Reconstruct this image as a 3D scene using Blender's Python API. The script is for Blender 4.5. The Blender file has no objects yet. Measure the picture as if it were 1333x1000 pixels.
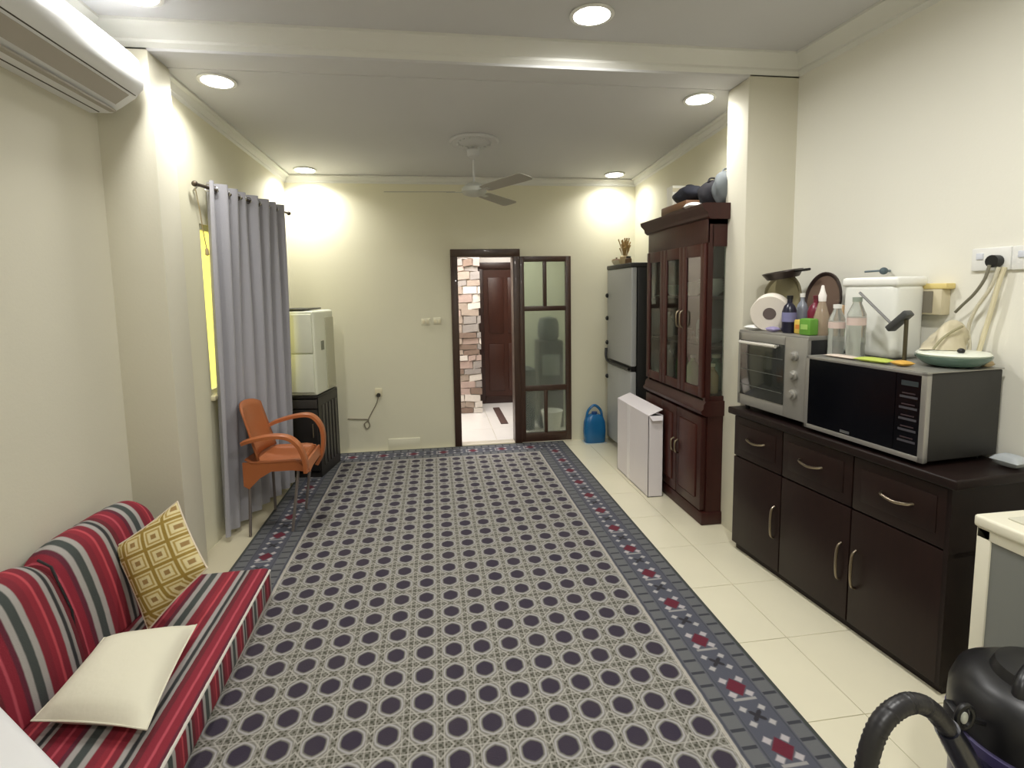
import bpy, bmesh, math, random
from mathutils import Vector, Matrix, Euler
random.seed(7)
SC = bpy.context.scene
COL = SC.collection
PI = math.pi

# ------------------------------------------------------------------ camera
f_px, py0, yaw, pitch, roll = 694.97, 449.78, 0.143746, 0.102923, -0.01641
cy, sy = math.cos(yaw), math.sin(yaw)
rgt = Vector((cy, -sy, 0)); fwd = Vector((sy, cy, 0)); upv = Vector((0, 0, 1))
cp, sp = math.cos(pitch), math.sin(pitch)
f2 = fwd*cp - upv*sp; u2 = upv*cp + fwd*sp
cr, sr = math.cos(roll), math.sin(roll)
r3 = rgt*cr + u2*sr; u3 = u2*cr - rgt*sr
cam_d = bpy.data.cameras.new('camera'); cam = bpy.data.objects.new('camera', cam_d); COL.objects.link(cam)
mw = Matrix((r3, u3, -f2)).transposed().to_4x4(); mw.translation = Vector((0, 0, 1.6))
cam.matrix_world = mw
cam_d.sensor_fit = 'HORIZONTAL'; cam_d.sensor_width = 36; cam_d.lens = f_px/1333*36
cam_d.shift_y = -(500-py0)/1333; cam_d.clip_start = .05
SC.camera = cam

# ------------------------------------------------------------------ world, exposure
SC.view_settings.view_transform = 'Standard'; SC.view_settings.look = 'None'
SC.view_settings.gamma = 1; SC.view_settings.use_curve_mapping = False
SC.view_settings.exposure = 0.68
w = bpy.data.worlds.new('daylight'); SC.world = w; w.use_nodes = True
w.node_tree.nodes['Background'].inputs[0].default_value = (.75, .85, 1, 1)
w.node_tree.nodes['Background'].inputs[1].default_value = 1.5
LAMP_W = 11.0
CORRIDOR_W = 32.0

# ------------------------------------------------------------------ material helpers
def lin(c):
    c = c/255
    return c/12.92 if c <= .04045 else ((c+.055)/1.055)**2.4
def rgb(t): return (lin(t[0]), lin(t[1]), lin(t[2]), 1)
MATS = {}
def mat(name, col, rough=.6, metal=0, var=0, vscale=6, bump=0, bscale=60, trans=0, alpha=1, emit=0, coat=0, spec=.5, sheen=0, stretch=(1, 1, 1)):
    if name in MATS: return MATS[name]
    m = bpy.data.materials.new(name); m.use_nodes = True
    nt = m.node_tree; b = nt.nodes['Principled BSDF']
    b.inputs['Base Color'].default_value = rgb(col)
    b.inputs['Roughness'].default_value = rough; b.inputs['Metallic'].default_value = metal
    b.inputs['Transmission Weight'].default_value = trans; b.inputs['Alpha'].default_value = alpha
    b.inputs['Coat Weight'].default_value = coat; b.inputs['Specular IOR Level'].default_value = spec
    b.inputs['Sheen Weight'].default_value = sheen
    if emit:
        b.inputs['Emission Color'].default_value = rgb(col); b.inputs['Emission Strength'].default_value = emit
    tc = nt.nodes.new('ShaderNodeTexCoord'); mp = nt.nodes.new('ShaderNodeMapping')
    mp.inputs['Scale'].default_value = stretch
    nt.links.new(tc.outputs['Object'], mp.inputs[0])
    if var:
        n = nt.nodes.new('ShaderNodeTexNoise'); n.inputs['Scale'].default_value = vscale; n.inputs['Detail'].default_value = 5
        nt.links.new(mp.outputs[0], n.inputs['Vector'])
        mr = nt.nodes.new('ShaderNodeMapRange'); mr.inputs[3].default_value = 1-var; mr.inputs[4].default_value = 1+var
        nt.links.new(n.outputs[0], mr.inputs[0])
        mx = nt.nodes.new('ShaderNodeVectorMath'); mx.operation = 'SCALE'; mx.inputs[0].default_value = rgb(col)[:3]
        nt.links.new(mr.outputs[0], mx.inputs['Scale']); nt.links.new(mx.outputs[0], b.inputs['Base Color'])
    if bump:
        n = nt.nodes.new('ShaderNodeTexNoise'); n.inputs['Scale'].default_value = bscale; n.inputs['Detail'].default_value = 3
        nt.links.new(mp.outputs[0], n.inputs['Vector'])
        bp = nt.nodes.new('ShaderNodeBump'); bp.inputs['Strength'].default_value = bump; bp.inputs['Distance'].default_value = .01
        nt.links.new(n.outputs[0], bp.inputs['Height']); nt.links.new(bp.outputs[0], b.inputs['Normal'])
    MATS[name] = m
    return m

class E:
    """tiny expression wrapper for shader math"""
    nt = None
    def __init__(s, sock): s.s = sock
    @staticmethod
    def op(o, *a):
        n = E.nt.nodes.new('ShaderNodeMath'); n.operation = o
        for i, x in enumerate(a):
            if isinstance(x, E): E.nt.links.new(x.s, n.inputs[i])
            else: n.inputs[i].default_value = x
        return E(n.outputs[0])
    def __add__(a, b): return E.op('ADD', a, b)
    def __sub__(a, b): return E.op('SUBTRACT', a, b)
    def __mul__(a, b): return E.op('MULTIPLY', a, b)
    def __truediv__(a, b): return E.op('DIVIDE', a, b)
    __radd__ = __add__; __rmul__ = __mul__
    def __rsub__(a, b): return E.op('SUBTRACT', b, a)
    def abs(a): return E.op('ABSOLUTE', a)
    def cell(a): return E.op('FRACT', a + .5) - .5        # -.5 .. .5 around each integer
def below(a, t, soft=.02):
    n = E.nt.nodes.new('ShaderNodeMapRange'); n.interpolation_type = 'SMOOTHSTEP'
    n.inputs[1].default_value = t-soft; n.inputs[2].default_value = t+soft; n.inputs[3].default_value = 1; n.inputs[4].default_value = 0
    E.nt.links.new(a.s, n.inputs[0]); return E(n.outputs[0])
def band(a, lo, hi, soft=.02): return below(a, hi, soft) * (1 - below(a, lo, soft))
def mix(m, a, b):
    n = E.nt.nodes.new('ShaderNodeMix'); n.data_type = 'RGBA'
    if isinstance(m, E): E.nt.links.new(m.s, n.inputs[0])
    else: n.inputs[0].default_value = m
    for i, x in ((6, a), (7, b)):
        if isinstance(x, tuple): n.inputs[i].default_value = rgb(x)
        else: E.nt.links.new(x, n.inputs[i])
    return n.outputs[2]
def newmat(name, rough=.8):
    m = bpy.data.materials.new(name); m.use_nodes = True; E.nt = m.node_tree
    b = E.nt.nodes['Principled BSDF']; b.inputs['Roughness'].default_value = rough
    tc = E.nt.nodes.new('ShaderNodeTexCoord'); sx = E.nt.nodes.new('ShaderNodeSeparateXYZ')
    E.nt.links.new(tc.outputs['Object'], sx.inputs[0])
    return m, b, E(sx.outputs[0]), E(sx.outputs[1]), E(sx.outputs[2])
def wobble(x, amt, scale):
    n = E.nt.nodes.new('ShaderNodeTexNoise'); n.inputs['Scale'].default_value = scale
    tc = [k for k in E.nt.nodes if k.type == 'TEX_COORD'][0]
    E.nt.links.new(tc.outputs['Object'], n.inputs['Vector'])
    return x + (E(n.outputs[0]) - .5) * amt
def addbump(m, b, scale, strength):
    nt = m.node_tree; n = nt.nodes.new('ShaderNodeTexNoise'); n.inputs['Scale'].default_value = scale
    tc = [k for k in nt.nodes if k.type == 'TEX_COORD'][0]; nt.links.new(tc.outputs['Object'], n.inputs['Vector'])
    bp = nt.nodes.new('ShaderNodeBump'); bp.inputs['Strength'].default_value = strength; bp.inputs['Distance'].default_value = .004
    nt.links.new(n.outputs[0], bp.inputs['Height']); nt.links.new(bp.outputs[0], b.inputs['Normal'])

# colours
M_wall = mat('wall_paint', (216, 212, 194), .75, var=.03, vscale=1.5, bump=.05, bscale=90)
M_wallb = mat('wall_paint_far', (224, 220, 195), .75, var=.03, vscale=1.5, bump=.05, bscale=90)
M_wallr = mat('wall_paint_kitchen_side', (232, 230, 218), .7, var=.02, vscale=1.5, bump=.04, bscale=90)
M_ceil = mat('ceiling_paint', (205, 205, 206), .85, var=.02, vscale=2)
M_corn = mat('cornice_paint', (222, 222, 216), .6)
M_tile = mat('floor_tile_glaze', (226, 220, 195), .30, var=.05, vscale=3, coat=.2)
M_grout = mat('grout', (196, 188, 162), .9)
M_dw = mat('mahogany', (54, 23, 19), .38, var=.35, vscale=7, spec=.4, stretch=(6, 6, .7))
M_dw2 = mat('mahogany_panel', (66, 30, 24), .4, var=.3, vscale=7, spec=.4, stretch=(6, 6, .7))
M_sb = mat('dark_wenge', (27, 16, 14), .45, var=.3, vscale=8, spec=.25, stretch=(5, 5, .8))
M_sbf = mat('dark_wenge_front', (33, 19, 16), .42, var=.3, vscale=8, spec=.25, stretch=(5, 5, .8))
M_black = mat('black_plastic', (20, 20, 21), .4)
M_blackg = mat('black_gloss', (6, 7, 12), .16, spec=.3)
M_steel = mat('brushed_steel', (165, 163, 160), .35, metal=.75, var=.06, vscale=30, stretch=(1, 1, 12))
M_chrome = mat('chrome', (190, 188, 182), .2, metal=1)
M_brass = mat('aged_nickel_pull', (150, 138, 120), .3, metal=1)
M_white = mat('white_plastic', (232, 232, 228), .35)
M_whitec = mat('white_card', (224, 218, 220), .75, var=.02, vscale=8)
M_cream = mat('cream_plastic', (222, 214, 182), .4)
M_glass = mat('clear_glass', (235, 242, 240), .03, trans=1)
M_orange = mat('orange_brown_plastic', (166, 96, 54), .42, var=.05, vscale=5)
M_frame = mat('door_frame_wood', (62, 40, 27), .4, var=.3, vscale=9, coat=.2, stretch=(5, 5, .8))

# ------------------------------------------------------------------ mesh helpers
class MB:
    def __init__(s): s.bm = bmesh.new(); s.M = Matrix.Identity(4); s.mi = 0
    def at(s, loc=(0, 0, 0), rot=(0, 0, 0)):
        s.M = Matrix.Translation(Vector(loc)) @ Euler(rot).to_matrix().to_4x4(); return s
    def _n(s, before):
        for fc in s.bm.faces:
            if fc not in before: fc.material_index = s.mi
    def box(s, x0, y0, z0, x1, y1, z1, bev=0, seg=2):
        vs = [s.bm.verts.new(s.M @ Vector(p)) for p in
              ((x0, y0, z0), (x1, y0, z0), (x1, y1, z0), (x0, y1, z0), (x0, y0, z1), (x1, y0, z1), (x1, y1, z1), (x0, y1, z1))]
        fs = [s.bm.faces.new([vs[i] for i in q]) for q in ((3, 2, 1, 0), (4, 5, 6, 7), (0, 1, 5, 4), (1, 2, 6, 5), (2, 3, 7, 6), (3, 0, 4, 7))]
        for fc in fs: fc.material_index = s.mi
        if bev:
            es = {e for fc in fs for e in fc.edges}
            r = bmesh.ops.bevel(s.bm, geom=list(es), offset=bev, segments=seg, profile=.5, affect='EDGES')
            for fc in r['faces']: fc.material_index = s.mi
        return s
    def poly(s, pts, d):
        """prism: polygon pts (3D) extruded by vector d"""
        d = Vector(d); a = [s.bm.verts.new(s.M @ Vector(p)) for p in pts]; b = [s.bm.verts.new(s.M @ (Vector(p)+d)) for p in pts]
        n = len(pts); fs = [s.bm.faces.new(a[::-1]), s.bm.faces.new(b)]
        for i in range(n): fs.append(s.bm.faces.new((a[i], a[(i+1) % n], b[(i+1) % n], b[i])))
        for fc in fs: fc.material_index = s.mi
        return s
    def grid(s, rows, close_u=False, close_v=False, caps=False):
        g = [[s.bm.verts.new(s.M @ Vector(p)) for p in r] for r in rows]
        R, Cn = len(g), len(g[0])
        for i in range(R if close_v else R-1):
            for j in range(Cn if close_u else Cn-1):
                q = (g[i][j], g[i][(j+1) % Cn], g[(i+1) % R][(j+1) % Cn], g[(i+1) % R][j])
                fc = s.bm.faces.new(q); fc.material_index = s.mi
        if caps:
            for r in (g[0][::-1], g[-1]):
                fc = s.bm.faces.new(r); fc.material_index = s.mi
        return s
    def lathe(s, prof, n=24, loc=(0, 0, 0)):
        """prof list of (r,z)"""
        L = Vector(loc)
        return s.grid([[L+Vector((max(r, 1e-4)*math.cos(2*PI*k/n), max(r, 1e-4)*math.sin(2*PI*k/n), z)) for k in range(n)] for r, z in prof], close_u=True, caps=True)
    def tube(s, pts, r, n=8, closed=False):
        pts = [Vector(p) for p in pts]; rows = []; N = len(pts)
        prev = None
        for i, p in enumerate(pts):
            a = pts[(i-1) % N] if (closed or i > 0) else p; b = pts[(i+1) % N] if (closed or i < N-1) else p
            t = (b-a).normalized()
            if prev is None:
                h = Vector((0, 0, 1)) if abs(t.z) < .9 else Vector((1, 0, 0)); x = t.cross(h).normalized()
            else: x = (prev - t*prev.dot(t)).normalized()
            prev = x; y = t.cross(x)
            rr = r[i] if isinstance(r, (list, tuple)) else r
            rows.append([p + (x*math.cos(2*PI*k/n) + y*math.sin(2*PI*k/n))*rr for k in range(n)])
        return s.grid(rows, close_u=True, close_v=closed, caps=not closed)
    def ribbon(s, pts, w, t, side=(0, 1, 0)):
        """flat strap along pts; width w along side, thickness t"""
        side = Vector(side).normalized(); rows = []
        pts = [Vector(p) for p in pts]
        for i, p in enumerate(pts):
            a = pts[max(i-1, 0)]; b = pts[min(i+1, len(pts)-1)]; tg = (b-a).normalized(); nrm = tg.cross(side).normalized()
            ww = w[i] if isinstance(w, (list, tuple)) else w
            rows.append([p+side*ww/2+nrm*t/2, p+side*ww/2*.8+nrm*t*.7, p-side*ww/2*.8+nrm*t*.7, p-side*ww/2+nrm*t/2, p-side*ww/2-nrm*t/2, p+side*ww/2-nrm*t/2])
        return s.grid(rows, close_u=True, caps=True)
    def cushion(s, wx, wy, t, n=14, pinch=.06, puff=.5):
        top, bot = [], []
        for i in range(n+1):
            ra, rb = [], []
            for j in range(n+1):
                u = -1+2*j/n; v = -1+2*i/n
                x = wx/2*u*(1-pinch*(1-v*v)); y = wy/2*v*(1-pinch*(1-u*u))
                h = t/2*((1-abs(u)**3)*(1-abs(v)**3))**puff
                ra.append((x, y, h)); rb.append((x, y, -h))
            top.append(ra); bot.append(rb)
        s.grid(top); s.grid([r[::-1] for r in bot])
        return s
    def cushion_quad(s, A, B, C_, D, t, n=16, pinch=.05, puff=.5):
        A, B, C_, D = map(Vector, (A, B, C_, D)); nrm = (C_-A).cross(D-B).normalized(); top, bot = [], []
        for i in range(n+1):
            ra, rb = [], []
            for j in range(n+1):
                u = -1+2*j/n; v = -1+2*i/n
                uu = u*(1-pinch*(1-v*v)); vv = v*(1-pinch*(1-u*u))
                a = (1+uu)/2; b = (1+vv)/2
                p = A*(1-a)*(1-b) + B*a*(1-b) + C_*a*b + D*(1-a)*b
                h = t/2*((1-abs(u)**3)*(1-abs(v)**3))**puff
                ra.append(p+nrm*h); rb.append(p-nrm*h)
            top.append(ra); bot.append(rb)
        s.grid(top); s.grid([r[::-1] for r in bot])
        s.edge = [p for p in top[0][:-1]] + [r[-1] for r in top[:-1]] + top[-1][::-1][:-1] + [r[0] for r in top[::-1][:-1]]
        return s
    def ellipsoid(s, c, r, n=14):
        rows = []
        for i in range(n+1):
            a = -PI/2 + PI*i/n
            rows.append([(c[0]+r[0]*max(math.cos(a), 1e-3)*math.cos(2*PI*k/18), c[1]+r[1]*max(math.cos(a), 1e-3)*math.sin(2*PI*k/18), c[2]+r[2]*math.sin(a)) for k in range(18)])
        return s.grid(rows, close_u=True, caps=True)
    def build(s, name, m, parent=None, loc=None, rot=None, angle=38, weld=True):
        if weld: bmesh.ops.remove_doubles(s.bm, verts=s.bm.verts, dist=1e-5)
        bmesh.ops.recalc_face_normals(s.bm, faces=s.bm.faces)
        me = bpy.data.meshes.new(name); s.bm.to_mesh(me); s.bm.free()
        for x in (m if isinstance(m, (list, tuple)) else [m]): me.materials.append(x)
        me.polygons.foreach_set('use_smooth', [True]*len(me.polygons)); me.set_sharp_from_angle(angle=math.radians(angle))
        o = bpy.data.objects.new(name, me); COL.objects.link(o)
        if parent: o.parent = parent
        if loc: o.location = loc
        if rot: o.rotation_euler = rot
        return o
def tag(o, label, cat, group=None, kind=None):
    o['label'] = label; o['category'] = cat
    if group: o['group'] = group
    if kind: o['kind'] = kind
    return o
def thing(name, label, cat, loc=(0, 0, 0), rz=0, group=None, rot=None):
    o = bpy.data.objects.new(name, None); COL.objects.link(o); o.empty_display_size = .05
    o.location = loc; o.rotation_euler = rot or (0, 0, rz)
    return tag(o, label, cat, group)
def struct(o, label=None):
    o['kind'] = 'structure'
    if label: o['label'] = label
    return o
def copy_tree(o, parent=None):
    c = o.copy(); COL.objects.link(c)
    if parent: c.parent = parent
    for ch in list(o.children): copy_tree(ch, c)
    return c
def spline(pts, n=8):
    """Catmull-Rom through pts"""
    P = [Vector(p) for p in pts]; out = []
    for i in range(len(P)-1):
        p0 = P[max(i-1, 0)]; p1 = P[i]; p2 = P[i+1]; p3 = P[min(i+2, len(P)-1)]
        for k in range(n):
            t = k/n
            out.append(.5*((2*p1)+(-p0+p2)*t+(2*p0-5*p1+4*p2-p3)*t*t+(-p0+3*p1-3*p2+p3)*t**3))
    out.append(P[-1]); return out

# ================================================================== SETTING
YF = 5.42                                   # far wall
def xl(y): return -1.46 + (y-3.28)*.0467    # left wall of the far room
def xr(y): return 2.20 + (3.05-y)*.065      # right wall of the near room
def zc(y): return 2.82 - (y-3.28)*.0514     # ceiling of the far room falls gently
ZN = 2.94

# floor: base + one tile object per tile
fl = struct(MB().box(-2.0, -1.4, -.10, 2.7, YF+.12, -.006).build('floor', M_grout), 'cream tiled floor of the room')
tile_mesh = None
TS = .45
for i in range(-5, 6):
    for j in range(-3, 13):
        x0 = 1.10 + i*TS; y0 = .29 + j*TS
        x1, y1 = x0+TS, y0+TS
        cx0, cx1 = max(x0, -1.95), min(x1, 2.6); cy0, cy1 = max(y0, -1.3), min(y1, YF+.08)
        if cx1-cx0 < .03 or cy1-cy0 < .03: continue
        full = abs(cx1-cx0-TS) < 1e-4 and abs(cy1-cy0-TS) < 1e-4
        if full and tile_mesh:
            o = bpy.data.objects.new('tile', tile_mesh); COL.objects.link(o); o.parent = fl; o.location = (x0, y0, random.uniform(-.0004, .0002)-.0002)
        else:
            o = MB().box(.0014, .0014, -.008, cx1-cx0-.0014, cy1-cy0-.0014, 0, bev=.001, seg=1).build('tile', M_tile, fl, (cx0, cy0, -.0002))
            if full: tile_mesh = o.data

# walls
struct(MB().box(-1.84, -1.2, -.1, -1.64, 3.05, 3.1).build('wall_left_near', M_wall), 'cream near left wall below the air conditioner')
struct(MB().poly([(xr(-1.2), -1.2, -.1), (xr(-1.2)+.2, -1.2, -.1), (xr(3.05)+.2, 3.05, -.1), (xr(3.05), 3.05, -.1)], (0, 0, 3.2)).build('wall_right_near', M_wallr), 'pale cream wall behind the sideboard')
struct(MB().box(-1.84, -1.4, -.1, 2.8, -1.2, 3.1).build('wall_front', M_wall), 'cream wall behind the viewer')
struct(MB().box(-1.84, 3.05, -.1, -1.383, 3.28, 3.1, bev=.006).build('wall_left_pier', M_wall), 'cream pier standing out of the left wall')
struct(MB().box(1.88, 3.05, -.1, 2.60, 3.28, 3.1, bev=.006).build('wall_right_pier', M_wall), 'cream pier at the far end of the sideboard')
# left wall of far room with window opening y 3.74..4.62, z .93..2.03
WY0, WY1, WZ0, WZ1 = 3.66, 4.58, .95, 2.05
wl = MB()
def lw(y0, y1, z0, z1):
    wl.poly([(xl(y0), y0, z0), (xl(y1), y1, z0), (xl(y1)-.2, y1, z0), (xl(y0)-.2, y0, z0)], (0, 0, z1-z0))
lw(3.28, WY0, -.1, 3.1); lw(WY1, YF+.1, -.1, 3.1); lw(WY0, WY1, -.1, WZ0); lw(WY0, WY1, WZ1, 3.1)
struct(wl.build('wall_left', M_wallb), 'cream left wall with the curtained window')
struct(MB().box(2.10, 3.28, -.1, 2.3, YF+.2, 3.1).build('wall_right', M_wallb), 'cream wall behind the cabinets')
# back wall with door opening
DX0, DX1, DZ = .19, 1.40, 2.01
wb = MB()
wb.box(-1.8, YF, -.1, DX0, YF+.12, 3.1); wb.box(DX1, YF, -.1, 2.3, YF+.12, 3.1); wb.box(DX0, YF, DZ, .873, YF+.12, 3.1); wb.box(.873, YF, 1.938, DX1, YF+.12, 3.1)
struct(wb.build('wall_back', M_wallb), 'cream back wall with the doorway')
# ceilings
struct(MB().box(-1.9, -1.4, ZN, 2.9, 3.10, ZN+.1).build('ceiling', M_ceil), 'grey-white ceiling of the near part')
struct(MB().poly([(-1.9, 3.25, zc(3.25)), (-1.9, YF+.1, zc(YF+.1)), (-1.9, YF+.1, 3.0), (-1.9, 3.25, 3.0)], (4.3, 0, 0)).build('ceiling_far', M_ceil), 'grey-white ceiling of the far part')
struct(MB().box(-1.84, 3.05, 2.825, 2.6, 3.28, 3.1, bev=.008).build('ceiling_beam', M_ceil), 'shallow beam crossing the ceiling')

# cornices
def cornice(name, p0, p1, nrm, size, label):
    p0, p1, nrm = Vector(p0), Vector(p1), Vector(nrm).normalized()
    prof = [(0, 0), (size, 0), (size, -.014), (size*.86, -.02), (size*.62, -size*.30), (size*.34, -size*.56), (size*.2, -size*.66), (size*.2, -size*.8), (0, -size)]
    m = MB(); rows = [[p + nrm*a + Vector((0, 0, b)) for a, b in prof] for p in (p0, p1)]
    m.grid(rows, close_u=True, caps=True)
    return struct(m.build(name, M_corn), label)
cornice('trim_1', (-1.64, 3.05, ZN), (xr(3.05), 3.05, ZN), (0, -1, 0), .10, 'white cornice along the beam')
cornice('trim_2', (xr(3.05), 3.05, ZN), (xr(-1.2), -1.2, ZN), (-1, -.065, 0), .10, 'white cornice above the kitchen wall')
cornice('trim_3', (-1.64, 3.05, ZN), (-1.64, -1.2, ZN), (1, 0, 0), .10, 'white cornice above the near left wall')
cornice('trim_4', (-1.5, YF, zc(YF)), (2.10, YF, zc(YF)), (0, -1, 0), .065, 'white cornice along the back wall')
cornice('trim_5', (xl(3.28), 3.28, zc(3.28)), (xl(YF), YF, zc(YF)), (1, 0, 0), .065, 'white cornice above the curtain')
cornice('trim_6', (2.10, 3.28, zc(3.28)), (2.10, YF, zc(YF)), (-1, 0, 0), .065, 'white cornice above the cabinets')

# window
M_daypane = mat('sunlit_yellow_frosted_pane', (252, 240, 120), .5, emit=.8)
wn = bpy.data.objects.new('window_1', None); COL.objects.link(wn); struct(wn, 'window with yellow daylight behind the grey curtain'); wn.location = (-1.485, (WY0+WY1)/2, WZ0)
hw = (WY1-WY0)/2; H = WZ1-WZ0
m = MB()
for b in ((-.02, -hw, 0, .03, -hw+.035, H), (-.02, hw-.035, 0, .03, hw, H), (-.02, -hw, 0, .03, hw, .035), (-.02, -hw, H-.035, .03, hw, H), (-.02, -.02, 0, .03, .02, H)): m.box(*b)
m.build('window_frame', M_white, wn)
MB().box(-.006, -hw+.03, .03, .0, -.015, H-.03).build('pane', M_daypane, wn)
MB().box(-.006, .015, .03, .0, hw-.03, H-.03).build('pane', M_daypane, wn)
MB().box(.0, -hw-.02, -.03, .07, hw+.02, 0, bev=.004).build('window_sill', M_cream, wn)

# ---------------------------------------------------------------- door frame, sliding leaf
d1 = bpy.data.objects.new('door_1', None); COL.objects.link(d1); struct(d1, 'dark wooden frame around the open doorway'); d1.location = (.53, YF, 0)
def jb(x0, x1, z0, z1, y0=-.035, y1=.13): return MB().box(x0-.53, y0, z0, x1-.53, y1, z1, bev=.006)
jb(.175, .245, 0, 2.01).build('door_jamb', M_frame, d1); jb(.80, .875, 0, 2.01).build('door_jamb', M_frame, d1)
jb(.175, .875, 1.94, 2.015, -.04, .13).build('door_head', M_frame, d1)
jb(.24, .81, -.002, .012, 0, .12).build('threshold', mat('pale_stone', (214, 206, 190), .4), d1)
d2 = bpy.data.objects.new('door_2', None); COL.objects.link(d2); struct(d2, 'dark framed glazed door leaf beside the open doorway'); d2.location = (1.135, YF-.02, 0)
M_dglass = mat('greenish_door_glass', (204, 212, 200), .12, trans=.88)
def lf(x0, x1, z0, z1): return MB().box(x0-1.135, -.02, z0, x1-1.135, .03, z1, bev=.005)
lf(.868, .915, .015, 1.94).build('stile', M_frame, d2); lf(1.345, 1.402, .015, 1.94).build('stile', M_frame, d2)
lf(.91, 1.35, 1.885, 1.94).build('rail', M_frame, d2); lf(.91, 1.35, 1.385, 1.435).build('rail', M_frame, d2)
lf(.91, 1.35, .555, .61).build('rail', M_frame, d2); lf(.91, 1.35, .015, .11).build('rail', M_frame, d2)
lf(1.112, 1.148, 1.43, 1.89).build('glazing_bar', M_frame, d2); lf(1.112, 1.148, .105, .56).build('glazing_bar', M_frame, d2)
def pn(x0, x1, z0, z1): MB().box(x0-1.135, .001, z0, x1-1.135, .006, z1).build('pane', M_dglass, d2)
pn(.913, 1.115, 1.43, 1.888); pn(1.145, 1.348, 1.43, 1.888); pn(.913, 1.348, .605, 1.388); pn(.913, 1.115, .105, .558); pn(1.145, 1.348, .105, .558)

# ---------------------------------------------------------------- corridor beyond
M_cw = mat('corridor_white_paint', (238, 232, 226), .7)
M_cf = mat('corridor_white_marble', (244, 240, 236), .25, var=.04, vscale=3)
struct(MB().box(-1.0, YF+.12, -.10, 2.4, 7.9, -.004).build('floor_corridor_base', M_grout), 'base of the white corridor floor')
cf = struct(MB().box(-.45, YF+.08, -.03, 2.2, 7.7, -.012).build('floor_corridor', M_grout), 'white marble tiled corridor floor')
for i in range(5):
    for j in range(4):
        MB().box(.002, .002, -.01, .538, .538, 0, bev=.001, seg=1).build('tile', M_cf, cf, (-.45+i*.54, YF+.10+j*.54, -.001))
struct(MB().box(-.6, YF+.12, 0, -.45, 7.7, 2.75).build('wall_corridor_left', M_cw), 'white left wall of the corridor')
struct(MB().box(.58, 7.5, 0, 2.4, 7.65, 2.75).build('wall_corridor_back', M_cw), 'white wall around the far wooden door')
struct(MB().box(2.2, 5.5, 0, 2.35, 7.7, 2.75).build('wall_corridor_right', M_cw), 'white right wall of the corridor')
struct(MB().box(-.6, YF+.1, 2.7, 2.4, 7.7, 2.8).build('ceiling_corridor', M_cw), 'white corridor ceiling')
M_gp = mat('pale_green_paint', (196, 200, 184), .7)
struct(MB().box(.955, 6.35, 0, 2.2, 6.45, 2.7).build('wall_corridor_added', M_gp), 'pale green wall added behind the glazed door for the pale tone of its glass')  # partition added to give the door panes their pale green tone
# stone clad wall with single stones
sw = struct(MB().box(-.45, 6.94, 0, .575, 7.6, 2.7).build('wall_corridor_stone', mat('mortar', (196, 184, 172), .9)), 'wall clad in irregular brown and white stones')
stc = [mat('stone_%s' % n, c, .85, var=.12, vscale=14, bump=.5, bscale=25) for n, c in
       (('tan', (168, 152, 140)), ('umber', (132, 112, 100)), ('rose', (180, 158, 150)), ('pale', (214, 206, 198)), ('grey', (156, 148, 144)))]
z = .0; r_ = random.Random(3)
while z < 2.38:
    h = r_.uniform(.06, .11); x = -.05 - r_.random()*.08
    while x < .60:
        L = r_.uniform(.10, .24); x1 = min(x+L, .598)
        if x1-x > .03 and x1 > .18:
            sk = r_.uniform(-.012, .012); dp = r_.uniform(.02, .05)
            o = MB().poly([(x+.004, 6.94, z+.004+sk), (x1-.004, 6.94, z+.004-sk), (x1-.006, 6.94, z+h-.004-sk*.5), (x+.006, 6.94, z+h-.004+sk)], (0, -dp, 0))
            o.build('stone', r_.choice(stc), sw)
        x = x1 + .001
        if x1 >= .597: break
    z += h
# wooden door at the end of the corridor
d3 = bpy.data.objects.new('door_3', None); COL.objects.link(d3); struct(d3, 'reddish brown panelled wooden door at the end of the corridor'); d3.location = (1.0, 7.5, 0)
M_rd = mat('reddish_door_wood', (64, 31, 21), .4, var=.2, vscale=6, stretch=(5, 5, .7)); M_rd2 = mat('reddish_door_trim', (50, 26, 20), .4)
for b in ((-.38, -.05, 0, -.31, 0, 1.98), (.31, -.05, 0, .38, 0, 1.98)): MB().box(*b, bev=.006).build('door_jamb', M_rd2, d3)
MB().box(-.38, -.055, 1.90, .38, 0, 1.99, bev=.006).build('door_head', M_rd2, d3)
MB().box(-.31, -.03, .06, .31, 0, 1.90).build('door_leaf', M_rd, d3)
MB().box(-.31, -.045, .0, .31, 0, .10, bev=.004).build('kick_board', M_rd2, d3)
for x0, x1 in ((-.25, -.03), (.03, .25)):
    for z0, z1 in ((.18, .85), (1.0, 1.78)):
        MB().box(x0, -.042, z0, x1, -.03, z1, bev=.008).build('panel', M_rd, d3)
tag(MB().box(-.045, -.45, 0, .045, .45, .008, bev=.003).build('floor_mat', mat('dark_brown_mat', (84, 62, 56), .8), loc=(.80, 6.70, 0)),
    'narrow dark brown strip lying on the white corridor floor', 'mat')
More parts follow.
